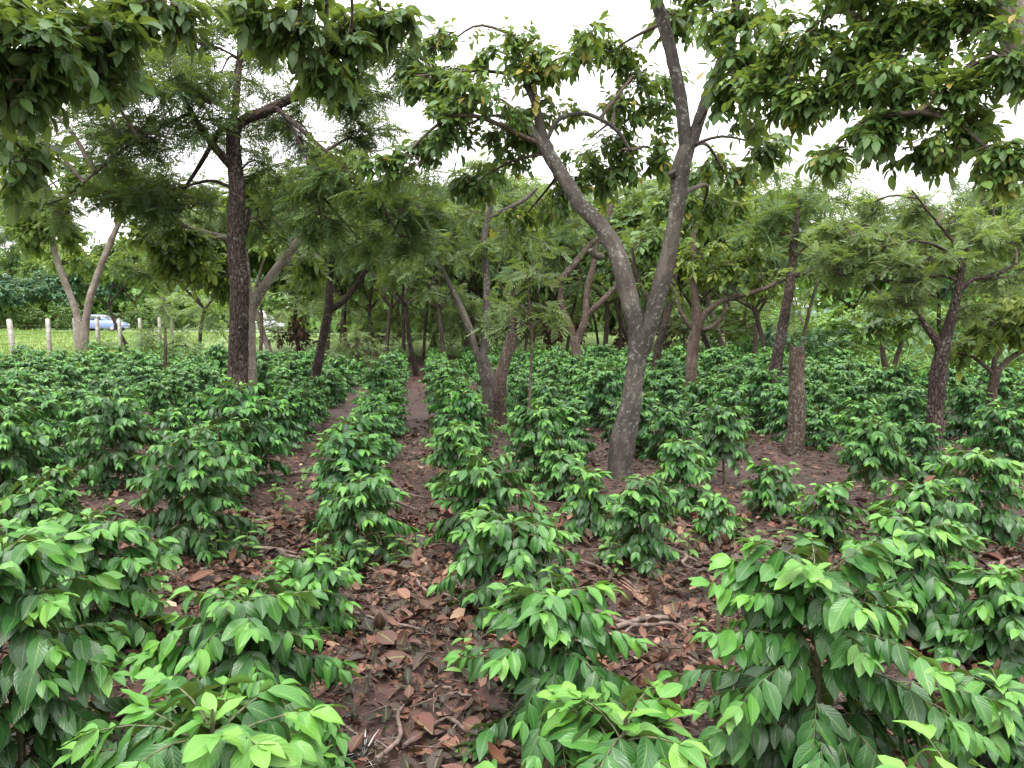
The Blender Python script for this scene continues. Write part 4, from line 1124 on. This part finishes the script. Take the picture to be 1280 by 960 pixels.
sp_ = []
for k_ in range(330):
    px, d = rt.uniform(-150, 1430), rt.uniform(66, 110)
    if px < 420: d = rt.uniform(100, 130)
    p = foot(px, d); top = 400 - rt.uniform(0, 1) ** 0.8 * (118 if 380 < px < 1000 else 90)
    z = at(px, top, d)[2]
    sp_.append((np.array([p[0], p[1], max(z, p[2] + 1.0)]), np.array([3.6, 3.0, 2.0])))
for px in np.linspace(-160, 1440, 100):
    d = (96 if px < 420 else 62) + rt.uniform(0, 8)
    if 930 < px < 1060: continue
    p = foot(px + rt.normal(0, 5), d)
    for z in (0.8, 2.6, 4.4): sp_.append((p + np.array([0, 0, z + rt.normal(0, .5)]), np.array([2.6, 2.0, 1.5])))
mass('distant_woodland', 'far-off woodland closing the view behind the plantation', 'woodland', sp_, 'broad', 'weed', 1.6, 26, DIAMOND, 61, 0.55, 0.1)
sp_ = []
for k_ in range(150):
    px, d = rt.uniform(230, 1000), rt.uniform(30, 56); p = foot(px, d)
    sp_.append((p + np.array([0, 0, rt.uniform(0.4, 3.4)]), np.array([1.5, 1.2, 0.9])))
mass('green_understorey', 'soft green saplings and scrub growing under the far shade trees', 'undergrowth', sp_, 'feather', 'feather_light', 0.65, 26, SPRAY_F, 66, 0.7)
sp_ = []
for k_ in range(30):
    px, d = rt.uniform(360, 960), rt.uniform(31, 46); p = foot(px, d)
    sp_.append((p + np.array([0, 0, rt.uniform(0.6, 1.8)]), np.array([1.3, 1.0, 0.7])))
mass('dry_undergrowth', 'reddish-brown dry undergrowth behind the far coffee rows', 'undergrowth', sp_, 'broad', 'dry', 0.34, 26, DIAMOND, 62)
sp_ = []
for k_ in range(80):
    lat = rt.uniform(13.5, 26); y_ = rt.uniform(15, 40)
    z = gz1(lat, y_)
    sp_.append((np.array([lat, y_, z + rt.uniform(0.3, 1.3)]), np.array([1.1, 1.0, 0.7])))
mass('leafy_undergrowth', 'tangled pale green undergrowth beyond the coffee, by tall grass', 'undergrowth', sp_, 'broad', 'broad_blue', 0.30, 44, DIAMOND, 63, 0.62)
sp_ = [(foot(px, 58 + 3 * math.sin(px)) + np.array([0, 0, rt.uniform(0.2, 1.6)]), np.array([2.2, 1.4, 0.8])) for px in np.linspace(930, 1300, 26)]
mass('pale_scrub', 'pale grassy scrub slope between leaning trunk and stout feathery tree', 'scrub', sp_, 'broad', 'weed', 0.5, 60, DIAMOND, 64, 0.95)
sp_ = [(foot(px, 72) + np.array([0, 0, rt.uniform(0.3, 2.0)]), np.array([1.8, 0.8, 0.8])) for px in np.linspace(-60, 420, 60)]
mass('roadside_hedge', 'dark green bramble hedge along the far side of the road', 'hedge', sp_, 'broad', 'broad', 0.5, 26, DIAMOND, 65, 0.3)

# tall grass clumps
Gt = []
for v_ in range(3):
    r = np.random.default_rng(80 + v_); n = 120
    a = r.uniform(0, 6.28, n); e = r.uniform(0.9, 1.5, n)
    D = np.stack([np.cos(a) * np.cos(e), np.sin(a) * np.cos(e), np.sin(e)], 1)
    g = Geo(); g.inst(BLADE[0], frames(D, r.uniform(0.8, 1.7, n)), np.stack([r.normal(0, .13, n), r.normal(0, .13, n), np.zeros(n)], 1), r.uniform(0.0, 0.7, n))
    Gt.append(mesh_from('blades', np.concatenate(g.V), np.concatenate(g.Q), M['grass'], np.concatenate(g.T), np.concatenate(g.U)))
for k_ in range(34):
    px, d = rt.uniform(1090, 1330), rt.uniform(17, 24)
    p = foot(px, d)
    o = link('tall_grass_clump', Gt[k_ % 3], None, p.tolist())
    tag(o, 'clump of tall arching grass blades behind the stout feathery tree', 'grass clump', 'tall grass clumps at the undergrowth edge')
    o.rotation_euler.z = rt.uniform(0, 6.28); s = rt.uniform(0.8, 1.25); o.scale = (s, s, s)

# broad-leaved bright plants in the undergrowth
r = np.random.default_rng(90)
for k_, (px, d) in enumerate(((1068, 23), (1085, 22), (1100, 24), (1050, 26), (905, 27), (930, 26))):
    p = foot(px, d); H = r.uniform(1.6, 2.2)
    root = thing('leafy_weed', 'bright green large-leaved plant in the undergrowth beyond the stump', 'plant', p.tolist(), 'large-leaved plants in the undergrowth')
    n = 46; a = r.uniform(0, 6.28, n); e = r.uniform(-0.4, 0.35, n)
    D = np.stack([np.cos(a) * np.cos(e), np.sin(a) * np.cos(e), np.sin(e)], 1)
    g = Geo(); g.inst(BROAD_T[0], frames(D, r.uniform(0.3, 0.5, n), None, np.full(n, 1.5)), np.stack([np.cos(a) * r.uniform(0, .4, n), np.sin(a) * r.uniform(0, .4, n), H * r.uniform(.45, 1, n)], 1), r.uniform(0.3, 0.9, n))
    g.build('leaves', M['weed'], root, leafy=True)['kind'] = 'stuff'
    g = Geo(); tube(g, [(0, 0, -.05, .025), (0.02, 0, H * .5, .02), (0, .03, H, .008)], 6, .2); g.build('stem', M['stem'], root)

# turf on the bank beyond the fence
r = np.random.default_rng(91); n = 42000
d = 24 + 39 * r.uniform(0, 1, n) ** 0.8; lx = r.uniform(-0.72, -0.16, n) * d
P = FH[None] * d[:, None] + RT[None] * lx[:, None]
ok = P[:, 0] < -13.2; P = P[ok]; n = len(P); P[:, 2] = gz(P[:, 0], P[:, 1])
a = r.uniform(0, 6.28, n); e = r.uniform(0.7, 1.5, n)
D = np.stack([np.cos(a) * np.cos(e), np.sin(a) * np.cos(e), np.sin(e)], 1)
g = Geo(); g.inst(DIAMOND[0], frames(D, r.uniform(0.10, 0.26, n), None, np.full(n, 0.4)), P, np.clip(0.55 + 0.3 * vnoise(P * .35, 9) + r.normal(0, .15, n), 0, 1))
tag(g.build('grass', M['grass'], leafy=True), 'short bright green grass on the bank between fence and road', 'grass', kind='stuff')

# ------------------------------------------------------------------ fence
fence = thing('fence', 'concrete post and wire fence along the grass bank', 'fence', (-14.0, 20, 0))
g = Geo(); g.box((0, 0, 0.84), (0.065, 0.065, 0.94)); g.box((0, 0, 1.795), (0.045, 0.045, 0.015))
pm = mesh_from('post', np.concatenate(g.V), np.concatenate(g.Q), M['concrete'], smooth=False)
posts = []
for k_ in range(10):
    y_ = 23.2 + 2.45 * k_; x_ = -14.0 + r.normal(0, .05); z_ = gz1(x_, y_) - 0.02
    o = link('post', pm, fence, (x_ + 14, y_ - 20, z_)); o.rotation_euler = (r.normal(0, .02), r.normal(0, .025), r.normal(0, .1)); posts.append((x_ + 0.095, y_, z_))
for hgt in (0.35, 0.65, 0.95, 1.25, 1.55):
    g = Geo()
    tube(g, [(px_ + 14, py_ - 20, pz_ + hgt, 0.006) for px_, py_, pz_ in posts], 5, 0.6, cap=False); g.build('wire', M['wire'], fence)

# ------------------------------------------------------------------ vehicles on the road and the blue-roofed shed
def paint(name, c, rough=0.3):
    m, nt, b, out = newmat(name); tc = N(nt, 'ShaderNodeTexCoord'); n1 = N(nt, 'ShaderNodeTexNoise', i_Scale=3.0); nt.links.new(tc.outputs['Object'], n1.inputs['Vector'])
    nt.links.new(ramp(nt, n1.outputs[0], [(0.3, tuple(q * 0.86 for q in c)), (0.7, c)]), b.inputs['Base Color'])
    b.inputs['Roughness'].default_value = rough; b.inputs['Coat Weight'].default_value = 0.4
    return m


M['car_blue'] = paint('pale_blue_paint', (0.17, 0.24, 0.40)); M['car_white'] = paint('white_paint', (0.55, 0.56, 0.58)); M['tyre'] = plain_mat('tyre', (0.012, 0.012, 0.012), (0.03, 0.03, 0.03), 20, 0.85)
M['glass'] = paint('dark_glass', (0.035, 0.045, 0.06), 0.08); M['lamp_red'] = paint('red_lens', (0.4, 0.02, 0.02)); M['lamp_clear'] = paint('clear_lens', (0.7, 0.7, 0.7), 0.1)
M['chrome'] = plain_mat('hub_metal', (0.35, 0.35, 0.36), (0.5, 0.5, 0.5), 10, 0.35, 0, 0.8)


def loft(profile_pairs, mat_name, name, root):
    """sections along X: list of (x, [(y,z)...]) closed loops"""
    g = Geo(); V = np.array([[x, y, z] for x, lp in profile_pairs for y, z in lp], float); k = len(profile_pairs[0][1]); n_ = len(profile_pairs)
    i_ = np.arange(n_ - 1)[:, None] * k; j_ = np.arange(k)[None]; j2 = (j_ + 1) % k
    Q_ = np.stack([i_ + j_, i_ + j2, i_ + k + j2, i_ + k + j_], 2).reshape(-1, 4)
    caps = []
    for o_ in (0, (n_ - 1) * k):
        for m_ in range(1, k - 2, 2): caps.append((o_, o_ + m_, o_ + m_ + 1, o_ + min(m_ + 2, k - 1)))
    g.add(V, np.vstack([Q_, np.array(caps)])); return g.build(name, M[mat_name], root, smooth=False)


def car(label, px, d, rot, matn, van=False):
    p = foot(px, d)
    root = thing('van' if van else 'car', label, 'van' if van else 'car', (p[0], p[1], p[2] + 0.06)); root.rotation_euler.z = rot
    def sec(w, z0, z1, c=0.12): return [(-w, z0), (w, z0), (w * 1.03, (z0 + z1) / 2), (w - c * .4, z1 - c * .5), (w - c, z1), (-w + c, z1), (-w + c * .4, z1 - c * .5), (-w * 1.03, (z0 + z1) / 2)]
    loft([(-2.1, sec(.74, .42, .86)), (-1.9, sec(.82, .3, .96)), (-1.2, sec(.85, .27, 1.0)), (0.9, sec(.85, .27, .98)), (1.6, sec(.82, .27, .86)), (2.1, sec(.74, .36, .68))], matn, 'body', root)
    top = 1.85 if van else 1.48; xr = -2.0 if van else -1.55
    loft([(xr, sec(.72, .94, 1.0)), (xr + .35, sec(.68, .94, top - .04, .18)), (xr + .9, sec(.69, .94, top, .2)), (0.2, sec(.69, .94, top - .02, .2)), (1.05, sec(.72, .9, .96))], matn, 'cabin', root)
    for s in (-1, 1):
        for x0, x1 in ((xr + .38, -.62), (-.55, .28)):
            g = Geo(); g.box(((x0 + x1) / 2, s * .705, (1.0 + top - .12) / 2 + .01), ((x1 - x0) / 2, .02, (top - 1.14) / 2)); g.build('window', M['glass'], root)
        for x in (-1.3, 1.3):
            g = Geo(); tube(g, [(x, s * .62, .32, .32), (x, s * .84, .32, .32)], 18, .1); w = g.build('wheel', M['tyre'], root, smooth=False)
            g = Geo(); tube(g, [(x, s * .83, .32, .19), (x, s * .86, .32, .17)], 14, .1); g.build('hub', M['chrome'], w, smooth=False)
        g = Geo(); g.box((2.06, s * .55, .6), (.05, .14, .06)); g.build('headlight', M['lamp_clear'], root)
        g = Geo(); g.box((-2.07, s * .6, .72), (.05, .08, .09)); g.build('tail_light', M['lamp_red'], root)
    g = Geo(); g.add(np.array([[.30, -.6, top - .1], [.30, .6, top - .1], [1.0, .66, 1.0], [1.0, -.66, 1.0]]) + np.array([.03, 0, .03]), np.array([[0, 1, 2, 3]])); g.build('windscreen', M['glass'], root)
    return root


car('blue-grey car on the road, partly hidden by the fence tree', 131, 66, -YAW, 'car_blue')
car('white van on the road beside the dark flaky trunk', 330, 66, -YAW + 0.1, 'car_white', True)

M['blue_roof'] = paint('blue_sheet_roof', (0.30, 0.42, 0.66), 0.5); M['shed_wall'] = plain_mat('shed_wall', (0.4, 0.4, 0.4), (0.55, 0.54, 0.52), 2, 0.9)
p = foot(990, 78); shed = thing('shed', 'distant low shed with blue sheet roof behind the leaning trunk', 'shed', p.tolist()); shed.rotation_euler.z = -YAW
g = Geo(); g.box((0, 0, 0.7), (4.4, 2.5, 0.8)); g.build('wall', M['shed_wall'], shed, smooth=False)
g = Geo(); a = math.atan2(0.7, 2.9)
for s in (-1, 1): g.box((0, s * 1.42, 1.83), (4.8, 1.55, 0.03), [[1, 0, 0], [0, math.cos(a), s * math.sin(a)], [0, -s * math.sin(a), math.cos(a)]])
rf = g.build('roof', M['blue_roof'], shed, smooth=False)
for x_ in (-2.4, 2.4):
    g = Geo(); g.box((x_, -2.51, 0.8), (.5, .03, .35)); g.build('window', M['glass'], shed, smooth=False)

# ------------------------------------------------------------------ litter
r = np.random.default_rng(120)
def scatter(n, d0, d1, pw=0.5):
    d = d0 + (d1 - d0) * r.uniform(0, 1, n) ** pw; lat = r.uniform(-0.75, 0.75, n) * (d + 0.6)
    P = FH[None] * d[:, None] + RT[None] * lat[:, None]; P[:, 2] = gz(P[:, 0], P[:, 1]); return P


LV = Leaves()
for n, d0, d1, pw in ((30000, 1.1, 6.5, 0.55), (27000, 4.6, 13.0, 0.62), (6000, 13.0, 26.0, 0.7)):
    P = scatter(n, d0, d1, pw); dens = vnoise(P * 0.9, 21) + 0.6 * vnoise(P * 2.4, 22)
    ok = r.uniform(size=n) < np.clip(0.85 + 0.45 * dens, 0.35, 1); P = P[ok]; n = len(P)
    P[:, 2] += r.uniform(0.008, 0.055, n)
    a = r.uniform(0, 6.28, n); e = r.normal(0.06, 0.36, n)
    D = np.stack([np.cos(a) * np.cos(e), np.sin(a) * np.cos(e), np.sin(e)], 1)
    LV.add(frames(D, r.gamma(3.4, 0.0155, n).clip(0.018, 0.13) * np.where(r.uniform(size=n) > .93, 1.5, 1) * (1.0 if d0 < 3 else 1.08), r.normal(0, 0.4, n), r.uniform(0.7, 1.5, n)), P,
           np.clip(r.beta(1.25, 2.5, n) * 1.06 + 0.12 * vnoise(P * 1.6, 23), 0, 1))
LV = single_leaves(LV, DEAD_T, r, ground, np.zeros(3), M['dead'], 280, 'fallen_leaf')
mA, oA, tA = LV.get(); nearm = (oA @ FH) < 2.9
farm = (oA @ FH) > 7.0; midm = ~nearm & ~farm
LN, LF, LX = Leaves(), Leaves(), Leaves(); LN.add(mA[nearm], oA[nearm], tA[nearm]); LF.add(mA[midm], oA[midm], tA[midm]); LX.add(mA[farm], oA[farm], tA[farm])
g = Geo(); put_leaves(g, LN, DEAD_T, r); put_leaves(g, LF, DEAD_F, r); put_leaves(g, LX, COFFEE_F, r)
tag(g.build('leaf_litter', M['dead'], leafy=True), 'wet reddish-brown leaf litter covering the soil between the rows', 'leaf litter', kind='stuff')
# fine twigs in the litter
g = Geo(); n = 8000; P = scatter(n, 1.2, 13, 0.6); a = r.uniform(0, 6.28, n); L = r.uniform(0.08, 0.40, n)
D = np.stack([np.cos(a), np.sin(a), r.normal(0, .08, n)], 1) * L[:, None]
P[:, 2] += r.uniform(.008, .04, n); Q2 = P + D; Q2[:, 2] = gz(Q2[:, 0], Q2[:, 1]) + r.uniform(.008, .05, n)
rad = r.uniform(.0015, .004, n)
twigs(g, P, (P + Q2) / 2 + r.normal(0, .03, (n, 3)) * [1, 1, .3], Q2, rad * 1.25, rad * .7, 4, 3)
tag(g.build('twig_litter', M['stick']), 'fine broken twigs scattered through the leaf litter', 'twigs', kind='stuff')
# larger fallen branches, each its own thing; (x0,y0)-(x1,y1) in the picture, width px
STK = [(1, 690, 930, 610, 985, 5), (430, 770, 540, 800, 4), (440, 590, 520, 640, 4), (470, 960, 505, 890, 6), (505, 940, 560, 905, 5), (560, 905, 590, 930, 5), (540, 865, 590, 880, 4), (745, 770, 860, 800, 5), (770, 790, 850, 775, 6),
       (740, 700, 800, 745, 4), (880, 640, 940, 690, 4), (905, 660, 1000, 700, 5), (1000, 655, 1080, 690, 5), (840, 660, 900, 665, 4), (1190, 720, 1280, 700, 5), (300, 640, 380, 660, 4), (280, 690, 380, 700, 5), (330, 600, 400, 585, 4),
       (250, 720, 340, 690, 4), (320, 660, 360, 640, 5), (860, 830, 900, 870, 4), (880, 920, 930, 950, 5), (700, 690, 760, 720, 4), (480, 600, 530, 625, 4), (820, 690, 870, 720, 5), (1060, 660, 1110, 680, 4), (830, 905, 900, 890, 5), (410, 700, 470, 720, 3), (520, 730, 575, 760, 4),
       (400, 900, 450, 945, 4), (60, 860, 130, 900, 5), (150, 800, 180, 840, 4), (1180, 800, 1250, 790, 5), (960, 690, 1010, 680, 4)]
def ground_at(px, py):
    v = ray(px, py); t = CAMH / -v[2]; p = CAM + v * t; return np.array([p[0], p[1], gz1(p[0], p[1])]), t
for s in STK[1:]:
    p0, d0 = ground_at(s[0], s[1]); p1, d1 = ground_at(s[2], s[3]); w = W2(s[4], (d0 + d1) / 2) * 1.15
    p0 = p0 + [0, 0, w + .03]; p1 = p1 + [0, 0, w + .035]; L = np.linalg.norm(p1 - p0)
    m_ = (p0 + p1) / 2 + r.normal(0, .08 * L, 3) * [1, 1, .15]; m2 = p0 * .25 + p1 * .75 + r.normal(0, .05 * L, 3) * [1, 1, .2]
    g = Geo(); tube(g, [(*p0, w * 1.1), (*m_, w), (*m2, w * .8), (*p1, w * .5)], 7, .05, rough=.12)
    q = m_ + r.normal(0, .22 * L, 3) * [1, 1, .1]; q[2] = gz1(q[0], q[1]) + .03
    tube(g, [(*m_, w * .6), (*q, w * .3)], 5, .06)
    o = g.build('fallen_branch', M['stick'], None, (p0 + p1) / 2); o.location = (p0 + p1) / 2
    tag(o, 'thin brown fallen branch with a side twig lying on the leaf litter', 'branch', 'fallen branches on the litter')
# split pale root piece
p0, d0 = ground_at(775, 728); p1, _ = ground_at(815, 758); g = Geo()
for k_ in range(5):
    o_ = r.normal(0, .02, 3) * [1, 1, .3]; tube(g, [(*(p0 + o_ * 3 + [0, 0, .03]), .003), (*((p0 + p1) / 2 + o_ * 1.5 + [0, 0, .03]), .007), (*(p1 + o_ + [0, 0, .02]), .010)], 6, .04, rough=.2, seed=k_)
o = g.build('wood_splinter', M['palestick'], None, p0); o.location = p0
tag(o, 'pale orange splintered piece of wood on the litter near forked trunk', 'wood')
# short cut stake
p0, d0 = ground_at(896, 820); g = Geo(); tube(g, [(*(p0 - [0, 0, .05]), .014), (*(p0 + [.004, 0, .11]), .012), (*(p0 + [.0, 0, .24]), .010)], 8, .03, rough=.1)
o = g.build('stake', M['stem'], None, p0); o.location = p0; tag(o, 'short greenish cut stake standing upright in the litter beside the largest bush', 'stake')
# pale dry grass tuft
p0, d0 = ground_at(455, 945); g = Geo(); n = 26; a = r.uniform(0, 6.28, n); e = r.uniform(.1, 1.0, n)
D = np.stack([np.cos(a) * np.cos(e), np.sin(a) * np.cos(e), np.sin(e)], 1); g.inst(BLADE[1], frames(D, r.uniform(.06, .12, n)), np.tile(p0, (n, 1)), np.full(n, 1.0))
M['ash'] = leaf_mat('bleached_blade', [(0, (0.3, 0.3, 0.28)), (1, (0.5, 0.5, 0.48))], transl=0)
o = g.build('dry_tuft', M['ash'], None, p0, leafy=True); o.location = p0; tag(o, 'bleached grey dry grass tuft lying on the path', 'grass tuft')

# small weeds
WEEDS = [(285, 690), (300, 675), (310, 700), (270, 705), (460, 712), (495, 708), (520, 690), (580, 850), (762, 705), (945, 705), (955, 715), (872, 805), (980, 690), (905, 650), (885, 660), (1010, 720), (330, 675), (355, 650), (245, 690),
         (205, 755), (475, 690), (1060, 680), (1085, 690), (930, 670), (770, 720), (620, 540), (600, 560), (380, 610), (345, 630), (1180, 640), (70, 600), (45, 590), (90, 570), (30, 640), (1215, 700), (860, 700)]
WM = []
for v_ in range(4):
    rr = np.random.default_rng(200 + v_); n = 9; a = np.arange(n) * 2.4 + rr.normal(0, .3, n); e = rr.uniform(-.15, .45, n); h = np.linspace(.02, .13, n)
    D = np.stack([np.cos(a) * np.cos(e), np.sin(a) * np.cos(e), np.sin(e)], 1)
    g = Geo(); g.inst(BROAD_T[v_ % 2], frames(D, rr.uniform(.035, .075, n)), np.stack([0 * h, 0 * h, h], 1), rr.uniform(.2, .9, n))
    lm = mesh_from('leaves', np.concatenate(g.V), np.concatenate(g.Q), M['weed'], np.concatenate(g.T), np.concatenate(g.U))
    g = Geo(); tube(g, [(0, 0, -.02, .003), (.004, 0, .07, .0025), (0, 0, .13, .0015)], 5, .04, cap=False); sm = mesh_from('stem', np.concatenate(g.V), np.concatenate(g.Q), M['stem'])
    WM.append((lm, sm))
for k_, (px, py) in enumerate(WEEDS):
    p0, d0 = ground_at(px, py)
    root = thing('weed_seedling', 'small green weed seedling sprouting through the leaf litter', 'weed', p0.tolist(), 'weed seedlings in the litter')
    root.rotation_euler.z = r.uniform(0, 6.28); s = r.uniform(.9, 1.6) * (1.3 if d0 > 5 else 1); root.scale = (s, s, s)
    link('leaves', WM[k_ % 4][0], root); link('stem', WM[k_ % 4][1], root)
